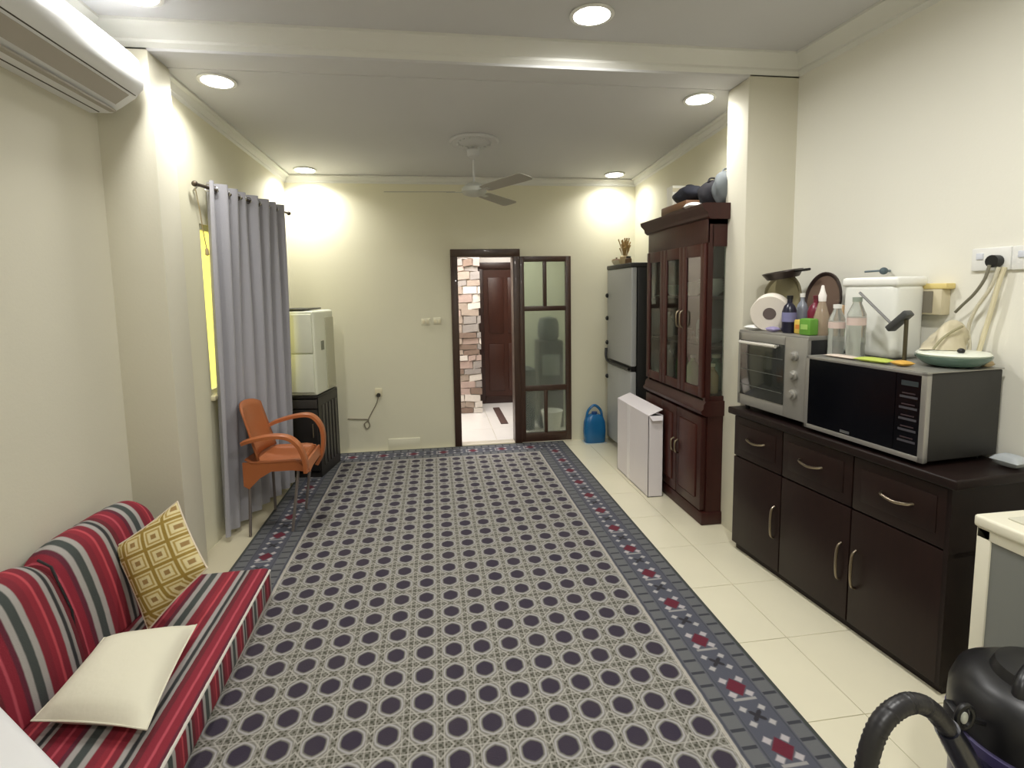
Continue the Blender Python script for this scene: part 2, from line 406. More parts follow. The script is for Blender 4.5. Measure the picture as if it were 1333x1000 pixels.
# things added behind the glazed leaf, standing for reflections in its glass
t = thing('added_dispenser', 'dark upright appliance with a pale panel added behind the door glass for its dark reflection', 'appliance', (1.30, 5.95, 0))
MB().box(-.13, 0, 0, .16, .28, 1.02, bev=.02).build('body', M_black, t); MB().box(-.09, -.012, .62, .11, 0, .86, bev=.006).build('tap_panel', mat('smoky_panel', (110, 118, 116), .3), t)
MB().lathe([(.10, 1.02), (.125, 1.06), (.125, 1.2), (.10, 1.27), (.03, 1.29)], 20, (.01, .14, 0)).build('water_bottle', mat('dark_bottle', (44, 56, 58), .2), t)
t = thing('added_bucket', 'white bucket added low behind the door glass for its reflected clutter', 'bucket', (1.27, 5.74, 0))
MB().lathe([(.085, 0), (.115, .24), (.122, .245), (.122, .26), (.108, .26), (.08, .01)], 24).build('tub', M_white, t)
MB().tube([(.118*math.cos(a), .03*math.sin(a*1), .25-.09*abs(math.sin(a))) for a in [PI*k/12 for k in range(13)]], .004, 6).build('bail_handle', M_chrome, t)
t = thing('added_bin', 'low dark bin added behind the glass for its reflected clutter, left of the dark appliance', 'bin', (1.03, 5.98, 0))
MB().lathe([(.085, 0), (.11, .62), (.115, .63), (.10, .70), (.03, .73)], 20).build('body', mat('dark_grey_bin', (52, 58, 60), .5), t)
MB().box(-.03, -.12, .64, .03, -.10, .67, bev=.004).build('latch', M_black, t)

# ---------------------------------------------------------------- lamps
M_led = mat('lit_led_disc', (255, 253, 248), .5, emit=14)
def downlight(x, y, z, r, label, tilt=0, watt=1.0, spread=2.5):
    t = thing('ceiling_downlight', label, 'light', (x, y, z), 0, 'round recessed ceiling lights', rot=(tilt, 0, 0))
    MB().lathe([(r, .0), (r+.016, -.002), (r+.018, -.008), (r+.008, -.012), (r-.002, -.010), (r-.004, -.004)], 32).build('trim_ring', M_white, t)
    MB().lathe([(r-.002, -.004), (r-.003, -.009), (.02, -.0095), (.0, -.0095)], 32).build('diffuser', M_led, t)
    ld = bpy.data.lights.new('downlight_lamp', 'AREA'); ld.shape = 'DISK'; ld.size = 2*r*.92; ld.energy = LAMP_W*watt; ld.color = (1, .985, .95); ld.spread = spread
    lo = bpy.data.objects.new('downlight_lamp', ld); COL.objects.link(lo); lo.parent = t; lo.location = (0, 0, -.016)
downlight(.81, 2.68, ZN, .092, 'round ceiling light nearest the viewer, right of the middle', 0, 1.05, 2.9)
downlight(-1.27, 2.73, ZN, .092, 'round ceiling light at the top left above the air conditioner', 0, .34)
tl = -math.atan(.0514)
downlight(-1.18, 3.38, zc(3.38), .085, 'round ceiling light just beyond the beam on the left', tl, .36)
downlight(1.74, 3.38, zc(3.38), .085, 'round ceiling light just beyond the beam, above the glazed cabinet', tl, .27)
downlight(-1.12, 5.20, zc(5.20), .085, 'round ceiling light in the far left corner', tl, .6)
downlight(1.80, 5.20, zc(5.20), .085, 'round ceiling light in the far right corner above the fridge', tl, .32)
downlight(1.15, 1.15, ZN, .092, 'round ceiling light above and behind the viewer, right of the middle', 0, 1.35, 3.05)
downlight(.2, -.40, ZN, .092, 'round ceiling light at the wall behind the viewer', 0, 1.6, 3.05)
cl = bpy.data.lights.new('corridor_daylight', 'AREA'); cl.size = .9; cl.energy = CORRIDOR_W; cl.color = (1, .97, .95)  # unseen area light added for the daylight reaching the corridor
co = bpy.data.objects.new('corridor_daylight', cl); COL.objects.link(co); co.location = (.5, 6.2, 2.68)

# ================================================================== RUG
m, b, X, Y, Zz = newmat('woven_rug', .95)
Xw = wobble(X, .006, 25); Yw = wobble(Y, .006, 25)
u = ((Xw - .922) / .126).cell(); v = ((Yw - 2.105) / .144).cell()
au, av = u.abs(), v.abs()
d = E.op('SQRT', u*u + v*v)
hexd = d*.55 + .45*E.op('MAXIMUM', au*1.0, au*.5 + av*.9)
base = mix(1.0, (116, 114, 106), (116, 114, 106))
# checks between the medallions
ck = band(E.op('SINE', Xw*(2*PI*6/.126)) * E.op('SINE', Yw*(2*PI*6/.144)), .25, 2, .2)
edge = 1 - below(E.op('MAXIMUM', au, av), .37, .03)
c = mix(ck*edge*.9, base, (66, 64, 50))
# pale straight bands: horizontals, verticals and two diagonals
g1 = band(av, .36, .40, .015); g2 = band(au, .38, .42, .015)
dg = band((au+av), .60, .66, .03)
c = mix(E.op('MINIMUM', (g1+g2)*.7 + dg, 1.0), c, (160, 157, 150))
cr_ = below(E.op('MAXIMUM', (au-.5).abs(), (av-.5).abs()), .045, .02)
c = mix(cr_*.85, c, (66, 66, 56))
c = mix(band(hexd, .32, .375, .02), c, (156, 154, 154))
dot = below(hexd, .285, .03)
nz = E.nt.nodes.new('ShaderNodeTexNoise'); nz.inputs['Scale'].default_value = 5
tc = [k for k in E.nt.nodes if k.type == 'TEX_COORD'][0]; E.nt.links.new(tc.outputs['Object'], nz.inputs['Vector'])
dcol = mix(E(nz.outputs[0]), (42, 35, 56), (58, 50, 58))
c = mix(dot, c, dcol)
# border
XC, HX, YC, HY = .0425, .9425, 2.72, 2.335
sxx = (Xw - XC).abs() - HX; syy = (Yw - YC).abs() - HY
s = E.op('MAXIMUM', sxx, syy)
isx = E.op('GREATER_THAN', sxx, syy)
tt = isx*Y + (1-isx)*(X+1.2)
bb = mix(1.0, (88, 89, 97), (88, 89, 97))
ph = ((tt-.35)/.0735)
blk = band(ph.cell().abs(), .40, .6, .03)
inb = E.op('MAXIMUM', band(s, .022, .078, .003), band(s, .245, .300, .003))
bb = mix(inb, bb, (98, 99, 101)); bb = mix(inb*blk*.9, bb, (44, 46, 54))
ln = E.op('MAXIMUM', band(s, .010, .018, .002), band(s, .084, .092, .002)); ln = E.op('MAXIMUM', ln, band(s, .232, .240, .002))
bb = mix(ln*.7, bb, (56, 60, 68))
bb = mix(band(s, .093, .232, .003), bb, (78, 80, 91))
q = ((tt-1.541)/.2915); qa = q.cell(); sm = (s-.160)/.2915
rd = qa.abs() + sm.abs()*1.15
pet = E.op('MAXIMUM', qa.abs()-.0, sm.abs())
petal = below(((qa.abs()-.13).abs() + (sm.abs()-.12).abs()), .065, .02)
bb = mix(petal, bb, (172, 166, 168)); bb = mix(below(rd, .17, .02), bb, (96, 26, 44))
q2 = (q+.5).cell()
p2 = below(((q2.abs()-.12).abs() + (sm.abs()-.13).abs()), .055, .02)
bb = mix(p2, bb, (166, 163, 162)); xx = below((q2.abs()-sm.abs()).abs(), .04, .015)*below(E.op('MAXIMUM', q2.abs(), sm.abs()), .085, .01)
bb = mix(xx, bb, (42, 40, 46))
bar = band((q+.22).cell().abs(), -.1, .022, .01)*below(sm.abs(), .16, .01); bb = mix(bar, bb, (146, 144, 142))
bb = mix(band(s, .305, .40, .003), bb, (62, 66, 62))
c = mix(1-below(s, .0, .002), c, bb)
c = mix(band(s, -.008, .006, .002)*.8, c, (180, 174, 164))
E.nt.links.new(c, b.inputs['Base Color']); addbump(m, b, 180, .35)
tag(MB().box(XC-1.265, .0, 0, XC+1.265, 5.385, .011, bev=.004).build('rug', m), 'large patterned rug with rows of dark purple dots and a grey border', 'rug')

# ================================================================== SOFA SEATING (left front)
RED = [(0, (96, 22, 34)), (.07, (128, 24, 44)), (.155, (176, 70, 84)), (.185, (128, 22, 42)), (.27, (88, 24, 44)), (.33, (160, 156, 152)),
       (.40, (62, 68, 66)), (.50, (160, 156, 152)), (.57, (120, 26, 42)), (.66, (136, 30, 46)), (.73, (186, 70, 80)), (.76, (120, 24, 42)), (.85, (158, 153, 150)), (.91, (40, 42, 44)), (.96, (146, 142, 138))]
def stripes(name, axis, period, off=0):
    m, b, X, Y, Zz = newmat(name, .85)
    k = {'x': X, 'y': Y}[axis]
    fr = E.op('FRACT', (wobble(k, .004, 20) + off + 10) / period)
    cr = E.nt.nodes.new('ShaderNodeValToRGB'); cr.color_ramp.interpolation = 'LINEAR'
    el = cr.color_ramp.elements
    el[0].position = 0; el[0].color = rgb(RED[0][1]); el[1].position = .999; el[1].color = rgb(RED[-1][1])
    for i in range(1, len(RED)):
        p, c_ = RED[i]
        e_ = el.new(max(p-.008, .001)); e_.color = rgb(RED[i-1][1]); e2 = el.new(p+.008); e2.color = rgb(c_)
    E.nt.links.new(fr.s, cr.inputs[0]); E.nt.links.new(cr.outputs[0], b.inputs['Base Color']); addbump(m, b, 250, .3)
    return m
M_sx = stripes('striped_cotton_lengthwise', 'x', .31, .02); M_sy = stripes('striped_cotton_crosswise', 'y', .29, .0)
# seat mattress (local origin at far front corner on the floor, x to the wall is negative)
seat = thing('floor_sofa', 'low floor sofa seat in red, grey and white striped cotton', 'sofa', (-.895, 2.86, .011), math.radians(1.2))
def pad(x0, y0, z0, x1, y1, z1, bev=.03):
    mb = MB().box(x0, y0, z0, x1, y1, z1, bev=bev, seg=4)
    for fc in mb.bm.faces:
        fc.normal_update()
        n = fc.normal
        fc.material_index = 0 if n.z > .75 or abs(n.y) > .8 else 1
    return mb
sp_ = pad(-.70, -1.95, 0, 0, 0, .155)
sp_.build('seat_mattress', [M_sx, M_sy], seat)
MB().tube([(-.005, -1.93, .140), (-.005, -.02, .140)], .006, 6).build('piping', mat('white_piping', (206, 200, 192), .8), seat)
def backc(y1, y0, x, lean, yawd, label, off):
    t = thing('back_cushion', label, 'cushion', (x, y1, .168), math.radians(yawd), 'striped back cushions against the wall')
    # local: y from -len..0 , thickness x -.14..0 , height z
    L = y1-y0; rows = []
    prof = [(0, .0), (.006, .03), (.012, .20), (.0, .36), (-.02, .425), (-.06, .455), (-.10, .45), (-.135, .41), (-.145, .2), (-.14, .02), (-.12, 0)]
    prof = [(p_.x, p_.y) for p_ in spline([(a_, b_, 0) for a_, b_ in prof], 5)]
    n = 28
    for i in range(n+1):
        q = i/n; sc = 1-.10*abs(2*q-1)**6
        bul = 1+.12*(1-(2*q-1)**2)
        rows.append([(((px+.07)*bul-.07) - lean*pz, -L*q, pz*sc) for px, pz in prof])
    mb = MB(); mb.grid(rows, close_u=True, caps=True)
    o = mb.build('cover', stripes('striped_cotton_back', 'y', .36, off), t, angle=50)
    MB().tube([(.004-lean*.2, -L, .02), (.006-lean*.25, -L, .22), (-.02-lean*.42, -L, .40), (-.06-lean*.45, -L, .43)], .005, 6).build('piping', mat('dark_piping', (44, 40, 42), .8), t)
    return t
backc(2.80, 2.19, -1.345, .20, -4, 'striped back cushion behind the gold patterned pillow', .03)
backc(2.175, 1.55, -1.390, .20, -3, 'striped back cushion behind the plain cream pillow', .10)

# gold patterned pillow: leaning diamond
m, b, X, Y, Z_ = newmat('gold_lattice_cloth', .8)
gx = ((X*.86+Z_*.5)/.088).cell().abs(); gy = ((Z_*.93-X*.37+Y*.3)/.088).cell().abs()
mxx = E.op('MAXIMUM', gx, gy)
c = mix(below(mxx, .42, .02), (150, 124, 52), (214, 200, 152))
c = mix(band(mxx, .26, .34, .02), c, (170, 144, 74)); c = mix(below(mxx, .12, .02), c, (150, 120, 70))
E.nt.links.new(c, b.inputs['Base Color']); addbump(m, b, 120, .4)
GC = Vector((-1.245, 2.47, .17))
gp = thing('throw_pillow', 'beige pillow with gold lattice pattern standing on its corner against the back cushion', 'pillow', tuple(GC))
q4 = [Vector(p)-GC for p in ((-1.255, 2.36, .175), (-1.035, 2.44, .39), (-1.20, 2.58, .655), (-1.44, 2.50, .49))]
mbc = MB().cushion_quad(*q4, .12)
mbc.build('cover', m, gp)
mb2 = MB().cushion_quad(*q4, .12); ed = mb2.edge; mb2.bm.free()
MB().tube(ed, .004, 6, closed=True).build('piping', mat('pale_piping', (222, 208, 188), .8), gp)

# plain cream pillow lying flat
PC = Vector((-1.17, 2.03, .17))
cpill = thing('throw_pillow', 'plain cream pillow lying flat on the striped seat', 'pillow', tuple(PC))
M_cp = mat('cream_cotton', (222, 218, 198), .85, var=.02, bump=.3, bscale=14)
q4 = [Vector(p)-PC for p in ((-1.345, 1.825, .225), (-.955, 1.735, .215), (-1.035, 2.30, .215), (-1.29, 2.13, .30))]
MB().cushion_quad(*q4, .13, pinch=.05).build('cover', M_cp, cpill)
mb2 = MB().cushion_quad(*q4, .13, pinch=.05); ed = mb2.edge; mb2.bm.free()
MB().tube(ed, .003, 6, closed=True).build('seam', M_cp, cpill)

# white quilt corner nearest the viewer
wq = thing('folded_quilt', 'white folded quilt at the bottom left corner on the sofa', 'quilt', (-1.05, 1.427, .168), math.radians(-39))
M_q = mat('white_quilt_cotton', (226, 226, 228), .85, var=.015, bump=.2, bscale=9)
for k in range(4):
    MB().box(-.27+.004*k, -.36, .082*k-.002, .24-.006*k, .002-.004*(k%2), .082*(k+1)+.001, bev=.034, seg=4).build('fold', M_q, wq)

# ================================================================== AIR CONDITIONER
ac = thing('air_conditioner', 'long white wall-mounted air conditioner at the top left', 'air conditioner', (-1.64, 2.0, 2.50))
M_ac = mat('ac_white', (232, 233, 234), .3); M_ac2 = mat('ac_underside', (176, 170, 160), .5)
prof = [(0, 0), (.10, .0), (.15, .03), (.215, .075), (.245, .115), (.25, .16), (.235, .25), (.20, .285), (.12, .30), (0, .30)]
MB().grid([[(x_, y_, z_) for x_, z_ in prof] for y_ in (-.0, .99)], close_u=True, caps=True).build('body', M_ac, ac)
front = [(.222, .080), (.255, .112), (.262, .16), (.246, .25), (.212, .287), (.20, .285), (.235, .25), (.25, .16), (.245, .115), (.215, .075)]
MB().grid([[(x_, y_, z_) for x_, z_ in front] for y_ in (.01, .98)], close_u=True, caps=True).build('front_panel', M_ac, ac)
MB().grid([[(x_, y_, z_) for x_, z_ in ((.150, .024), (.214, .069), (.206, .064+.012), (.146, .036))] for y_ in (.06, .93)], close_u=True, caps=True).build('louvre', M_ac2, ac)
MB().box(.105, .03, -.004, .135, .96, .008, bev=.003).build('lower_lip', M_ac2, ac)
MB().tube([(.222, .02, .081), (.222, .97, .081)], .003, 6).build('panel_gap', mat('gap_dark', (70, 66, 58), .8), ac)
MB().tube([(.052, .02, .001), (.052, .97, .001)], .004, 6).build('rear_seam', mat('gap_dark', (70, 66, 58), .8), ac)

# ================================================================== CURTAIN
P0, P1 = Vector((-1.385, 3.66, 0)), Vector((-1.20, 4.67, 0))
dl = (P1-P0); Lc = dl.length; dl.normalize(); nl = Vector((dl.y, -dl.x, 0))
cu = thing('curtain', 'long grey eyelet curtain hanging in folds over the left window', 'curtain', tuple(P0))
ZT, ZB = 2.315, .03
def curt(off):
    rows = []
    for i in range(33):
        z_ = ZT + (ZB-ZT)*i/32; row = []
        for k in range(161):
            q = k/160; fr = 7.5*2*PI
            amp = .036*(1 - .25*i/32) * (1+.3*math.sin(q*9+1))
            a = q + .004*math.sin(z_*3+q*14)
            dd = math.sin(a*fr+.6)*amp + .008*math.sin(a*31+z_*1.7)
            sag = .0 if i else 0
            p = dl*(q*Lc - .10*(i/32)*(1-.5*q)) + nl*(dd+off) + Vector((0, 0, z_))
            row.append(p)
        rows.append(row)
    return rows
M_cur = mat('grey_curtain_cloth', (160, 159, 165), .8, var=.03, vscale=3, bump=.2, bscale=200, sheen=.2)
a_r, b_r = curt(.0012), curt(-.0012)
MB().grid([ra + rb[::-1] for ra, rb in zip(a_r, b_r)], close_u=True, caps=True).build('cloth', M_cur, cu)
for k in range(15):
    q = (k+.5 - .6/PI)/15
    if 0 < q < 1:
        p = dl*(q*Lc); cpt = Vector((p.x, p.y, 2.272))
        MB().tube([cpt + dl*.0 + nl*(.021*math.cos(a)) + Vector((0, 0, .021*math.sin(a))) + dl*.0 for a in [2*PI*j/14 for j in range(14)]], .0035, 6, closed=True).build('eyelet', M_chrome, cu)
rod = thing('curtain_rod', 'thin dark curtain rod above the grey curtain', 'curtain rod', tuple(P0 + Vector((0, 0, 2.272))))
MB().tube([-dl*.10, dl*(Lc+.10)], .010, 10).build('pole', mat('dark_bronze', (88, 78, 66), .4, metal=.7), rod)
for e_ in (-dl*.115, dl*(Lc+.115)): MB().ellipsoid(e_, (.018, .018, .018)).build('finial', mat('dark_bronze', (88, 78, 66), .4, metal=.7), rod)
for q in (-.05, Lc+.05):
    p = dl*q; y_ = P0.y+p.y; wx = xl(y_)-P0.x
    MB().tube([p, (p.x*.5+wx*.5, p.y, -.004), (wx+.004, p.y, -.03)], .006, 8).build('bracket', M_chrome, rod)
MB().tube(spline([(0, 0, 0), (.004, .03, -.12), (.0, .07, -.25), (.002, .10, -.36)]), .003, 6).build('cord', mat('tan_cord', (168, 150, 110), .8), rod, (xl(3.60)+.02-P0.x, 3.60-P0.y, -.02))
cord = bpy.data.objects['cord']
MB().lathe([(.004, -.40), (.012, -.395), (.010, -.36), (.003, -.35)], 12, (.002, .10, 0)).build('pull', mat('tan_cord', (168, 150, 110), .8), cord)

# ================================================================== CHAIR
ch = thing('plastic_armchair', 'orange-brown plastic armchair beside the grey curtain', 'chair', (-1.20*.93+.037, 4.10*.93, 0))
def CH(x, y, z): return ((x+1.20)*.93, (y-4.10)*.93, (.0115 if x > -1.2 else 0) if z == 0 else 1.6-(1.6-z)*.93)
# back shell
rows = []
for i in range(9):
    q = i/8; z_ = .43 + q*.395; x_ = -1.355 - q*.095
    hwid = .215 - .015*q
    row = []
    for k in range(13):
        s_ = -1+2*k/12
        row.append(CH(x_ + .055*s_*s_, 4.11+hwid*s_, z_ - .03*abs(s_)**3*q*1.5))
    rows.append(row)
bk = MB().grid(rows); o = bk.build('backrest', M_orange, ch)
sm_ = o.modifiers.new('thick', 'SOLIDIFY'); sm_.thickness = .014; sm_.offset = 0
# seat shell
rows = []
for i in range(11):
    q = i/10; x_ = -1.39 + q*.40; row = []
    for k in range(13):
        s_ = -1+2*k/12
        z_ = .405 - .035*math.sin(q*PI)*(1-s_*s_) + (.03 if q < .1 else 0) - (.05*((q-.85)/.15)**2 if q > .85 else 0)
        row.append(CH(x_, 4.11+.215*s_, z_ + .012*abs(s_)**2))
    rows.append(row)
o = MB().grid(rows).build('seat', M_orange, ch); sm_ = o.modifiers.new('thick', 'SOLIDIFY'); sm_.thickness = .016; sm_.offset = 0
# apron skirts
for y_, s_ in ((3.895, 1), (4.325, -1)):
    MB().poly([CH(-1.41, y_, .42), CH(-1.00, y_, .41), CH(-.975, y_, .33), CH(-1.08, y_, .345), CH(-1.22, y_, .345), CH(-1.30, y_, .30), CH(-1.375, y_, .225), CH(-1.41, y_, .25)], (0, .014*s_, 0)).build('apron', M_orange, ch)
MB().poly([CH(-.985, 3.90, .405), CH(-.985, 4.32, .405), CH(-.975, 4.31, .32), CH(-.97, 4.22, .345), CH(-.97, 4.0, .345), CH(-.975, 3.91, .32)], (.014, 0, 0)).build('front_apron', M_orange, ch)
# arms: wide flat loops
near = spline([CH(-1.40, 3.895, .56), CH(-1.33, 3.875, .585), CH(-1.20, 3.87, .605), CH(-1.09, 3.87, .592), CH(-1.02, 3.872, .53), CH(-.985, 3.878, .43), CH(-.98, 3.885, .33)], 6)
MB().ribbon(near, .07, .02).build('armrest', M_orange, ch)
far = spline([CH(-1.37, 4.325, .56), CH(-1.30, 4.345, .60), CH(-1.14, 4.35, .64), CH(-1.03, 4.35, .635), CH(-.965, 4.348, .56), CH(-.945, 4.342, .46), CH(-.96, 4.335, .33), CH(-1.0, 4.33, .25)], 6)
MB().ribbon(far, .07, .02).build('armrest', M_orange, ch)
# slim legs
M_leg = mat('slim_grey_leg', (120, 112, 108), .4, metal=.3)
for a, b_ in (((-1.37, 3.92, .40), (-1.39, 3.90, 0)), ((-1.33, 4.30, .40), (-1.34, 4.34, 0)), ((-1.04, 3.93, .37), (-1.10, 3.90, 0)), ((-1.03, 4.29, .37), (-1.10, 4.31, 0))):
    MB().tube([CH(*a), CH(*b_)], .010, 8).build('leg', M_leg, ch)

# ================================================================== BLACK STAND + WHITE COOLER
ang = math.radians(-10)
st = thing('storage_stand', 'black cabinet stand in the far left corner under the white cooler', 'cabinet', (-1.005, 4.69, .0115), ang)
M_st = mat('black_laminate', (30, 27, 25), .4, var=.2, vscale=10)
W_, D_ = .385, .46
MB().box(-W_, .0, 0, 0, D_, .045).build('plinth', M_st, st)
MB().box(-W_, .0, .045, -W_+.018, D_, .70).build('side_panel', M_st, st); MB().box(-.018, .0, .045, 0, D_, .70).build('side_panel', M_st, st)
MB().box(-W_, D_-.012, .045, 0, D_, .70).build('rear_panel', M_st, st); MB().box(-W_, 0, .69, 0, D_, .715, bev=.003).build('top', M_st, st)
MB().box(-W_+.018, .01, .36, -.018, D_-.012, .375).build('shelf', M_st, st)
MB().box(-W_+.01, -.018, .06, -.008, .0, .60, bev=.003).build('door', M_st, st)
MB().box(-W_+.01, -.018, .61, -.008, 0, .685, bev=.003).build('drawer', mat('dark_grey_laminate', (58, 55, 52), .35), st)
MB().tube([(-.045, -.03, .36), (-.045, -.03, .48)], .006, 8).build('door_handle', M_brass, st)
for k in range(5): MB().box(.0, .07+k*.075, .09, .006, .115+k*.075, .62, bev=.002).build('side_batten', mat('dark_grey_laminate', (58, 55, 52), .35), st)
wc = thing('water_cooler', 'white boxy cooler with dark top edge standing on the black stand', 'cooler', (-1.005, 4.69, .7275), ang)
M_wcool = mat('cooler_white_window_lit', (226, 228, 206), .4)  # yellow of the window light is mixed into the white
MB().box(-W_+.005, .01, 0, -.005, D_, .725, bev=.02, seg=3).build('body', M_wcool, wc)
MB().box(-W_+.02, -.012, .03, -.02, .012, .36, bev=.01).build('lower_door', M_wcool, wc)
MB().box(-W_+.02, -.012, .37, -.02, .012, .70, bev=.01).build('upper_door', M_wcool, wc)
MB().box(-W_+.03, .03, .733, -.09, D_-.05, .745, bev=.004).build('lid', mat('dark_lid', (60, 60, 50), .5), wc)
MB().box(-.006, .14, .38, .002, .20, .46, bev=.003).build('side_vent', mat('grey_vent', (128, 130, 112), .6), wc)
MB().box(-.006, .25, .02, .003, D_-.02, .66, bev=.004).build('side_panel', mat('cooler_side_shaded', (190, 188, 160), .5), wc)  # side turned from the window, its shade put into the colour

# plug and cable on back wall
pl = thing('wall_socket', 'white socket with a dark plug low on the back wall', 'socket', (-.575, YF, .60))
MB().box(-.035, -.010, -.035, .035, 0, .045, bev=.004).build('plate', M_cream, pl)
MB().tube([(0, -.035, -.02), (0, -.008, -.02)], .020, 12).build('plug', mat('dark_plug', (58, 54, 44), .5), pl)
MB().tube(spline([(0, -.03, -.03), (-.02, -.022, -.10), (-.07, -.012, -.19), (-.11, -.010, -.27), (-.10, -.012, -.33), (-.13, -.012, -.36), (-.15, -.012, -.31), (-.11, -.012, -.27), (-.20, -.012, -.26), (-.31, -.012, -.25)], 6), .006, 6).build('cable', mat('grey_cable', (128, 120, 100), .6), pl)
sw_ = thing('light_switch', 'cream double switch plate on the back wall left of the doorway', 'switch', (-.03, YF, 1.30))
MB().box(-.10, -.009, -.035, -.01, 0, .035, bev=.004).build('plate', M_wallb, sw_); MB().box(.02, -.009, -.03, .10, 0, .04, bev=.004).build('plate', M_wallb, sw_)
for k in (-.075, -.035, .04, .08): MB().box(k-.014, -.013, -.02, k+.014, -.006, .022, bev=.002).build('rocker', M_cream, sw_)
MB().box(-.16, -.012, 0, .16, 0, .12, bev=.004).build('skirting_patch', M_wallb, None, (-.34, YF, .0))
o = bpy.data.objects['skirting_patch']; o.name = 'access_panel'; tag(o, 'low cream cover panel at the foot of the back wall', 'panel')

# ================================================================== FAN
md = thing('ceiling_medallion', 'round moulded plaster rose on the ceiling above the fan', 'ceiling rose', (.35, 4.31, zc(4.31)), rot=(tl, 0, 0))
MB().lathe([(.19, 0), (.195, -.008), (.18, -.02), (.165, -.014), (.15, -.018), (.11, -.012), (.08, -.02), (.05, -.03), (0, -.03)], 40).build('disc', M_ceil, md)
for k in range(16):
    a = 2*PI*k/16; MB().ellipsoid((.13*math.cos(a), .13*math.sin(a), -.016), (.014, .014, .009), 6).build('petal', M_ceil, md)
fan = thing('ceiling_fan', 'three-blade ceiling fan hanging in the far part of the room', 'fan', (.345, 4.35, 2.385))
M_fan = mat('fan_enamel', (186, 188, 178), .4); M_blade = mat('fan_blade', (160, 157, 144), .45)
MB().tube([(0, 0, .06), (0, 0, zc(4.35)-2.385-.02)], .010, 10).build('down_rod', M_ceil, fan)
MB().lathe([(.014, .34), (.05, .32), (.045, .27), (.016, .25)], 20).build('canopy', M_ceil, fan)
MB().lathe([(.02, .075), (.05, .065), (.095, .03), (.10, .0), (.085, -.02), (.04, -.035), (0, -.037)], 28).build('motor_housing', M_fan, fan)
for k, a in enumerate((-63, 57, 177)):
    a = math.radians(a); rows = []
    bo = MB(); bo.M = Matrix.Rotation(a, 4, 'Z') @ Matrix.Translation((0, 0, .0)) @ Matrix.Rotation(math.radians(-11), 4, 'X')
    L0, L1 = .15, .70
    top = [(L0, -.045), (L0+.03, -.055), (L1-.03, -.068), (L1, -.05), (L1+.005, 0), (L1, .05), (L1-.03, .068), (L0+.03, .055), (L0, .045)]
    bo.poly([(x_, y_, -.002) for x_, y_ in top], (0, 0, .004))
    bl = bo.build('blade', M_blade, fan)
    bo = MB(); bo.M = Matrix.Rotation(a, 4, 'Z') @ Matrix.Rotation(math.radians(-11), 4, 'X')
    bo.box(.07, -.018, -.006, .22, .018, -.001, bev=.001).build('blade_arm', M_fan, bl)

# ================================================================== RIGHT SIDE: fridge, hutch, box
# frame for things facing -X : local x runs towards the viewer (-Y), local y to the wall (+X)
RZ = -PI/2
fr = thing('refrigerator', 'tall grey two-door refrigerator in the far right corner', 'refrigerator', (1.765, 5.31, 0), RZ)
M_fr = mat('grey_fridge_door', (172, 174, 172), .4, metal=.05, var=.02); M_frd = mat('fridge_dark', (40, 40, 38), .5)
MB().box(0, .06, .03, .68, .33, 1.80, bev=.01).build('body', M_frd, fr)
MB().box(0, 0, .06, .68, .055, .835, bev=.012, seg=3).build('lower_door', M_fr, fr)
MB().box(0, 0, .885, .68, .055, 1.79, bev=.012, seg=3).build('upper_door', M_fr, fr)
MB().box(0, -.004, 1.79, .69, .33, 1.83, bev=.006).build('top_cover', M_frd, fr)
MB().box(0.01, .01, .836, .67, .05, .884).build('door_gap', M_black, fr)
MB().tube(spline([(.005, -.012, .99), (.03, -.02, .90), (.10, -.018, .862), (.25, -.012, .858), (.66, -.012, .858)], 6), .014, 8).build('curved_grip', M_black, fr)
for z_ in (1.53, 1.30, 1.05, .70): MB().lathe([(.022, 0), (.024, .01), (.012, .022), (0, .023)], 14).at().build('magnet', M_black, fr, (.02, 0, z_), (PI/2, 0, 0))
for x_ in (.03, .62):
    for y_ in (.09, .28): MB().lathe([(.02, 0), (.02, .03)], 10, (x_, y_, 0)).build('foot', M_black, fr)
# things on the fridge
jar = thing('pot_with_shadow_bunch', 'small tan pot on the refrigerator, its tan bunch standing for shadow on the wall', 'plant', (1.88, 5.12, 1.831))
MB().lathe([(.035, 0), (.05, .03), (.045, .08), (.035, .09), (.03, .085), (.03, .02)], 16).build('pot', mat('tan_pot', (190, 170, 130), .6), jar)
gr = MB(); rr = random.Random(5)  # tan stalks standing for the tinted shadow on the wall behind
for k in range(46):
    a = rr.random()*2*PI; q = rr.random()*.06; h = rr.uniform(.15, .27)
    gr.tube([(0, 0, .05), (q*.5*math.cos(a), q*.5*math.sin(a), h*.6), (q*math.cos(a), q*math.sin(a), h)], [.0015, .002, .007], 4)
o = gr.build('shadow_bunch', mat('tan_shadow', (162, 134, 84), .8), jar); o['kind'] = 'stuff'
t = thing('small_bowl', 'small pale bowl beside the small tan pot on the refrigerator', 'bowl', (1.84, 5.24, 1.831))
MB().lathe([(.02, 0), (.045, .03), (.05, .05), (.046, .05), (.02, .008)], 18).build('bowl', M_cream, t)
MB().lathe([(.046, .052), (.04, .062), (.008, .068), (.010, .08), (0, .082)], 18).build('lid', mat('brown_lid', (96, 70, 40), .6), t)
t = thing('small_jar', 'small brown jar at the hinge end of the refrigerator top', 'jar', (1.86, 4.96, 1.831))
MB().lathe([(.028, 0), (.032, .01), (.03, .05), (.02, .06)], 16).build('jar', mat('brown_lid', (96, 70, 40), .6), t); MB().lathe([(.022, .06), (.022, .075), (0, .076)], 16).build('lid', M_frd, t)

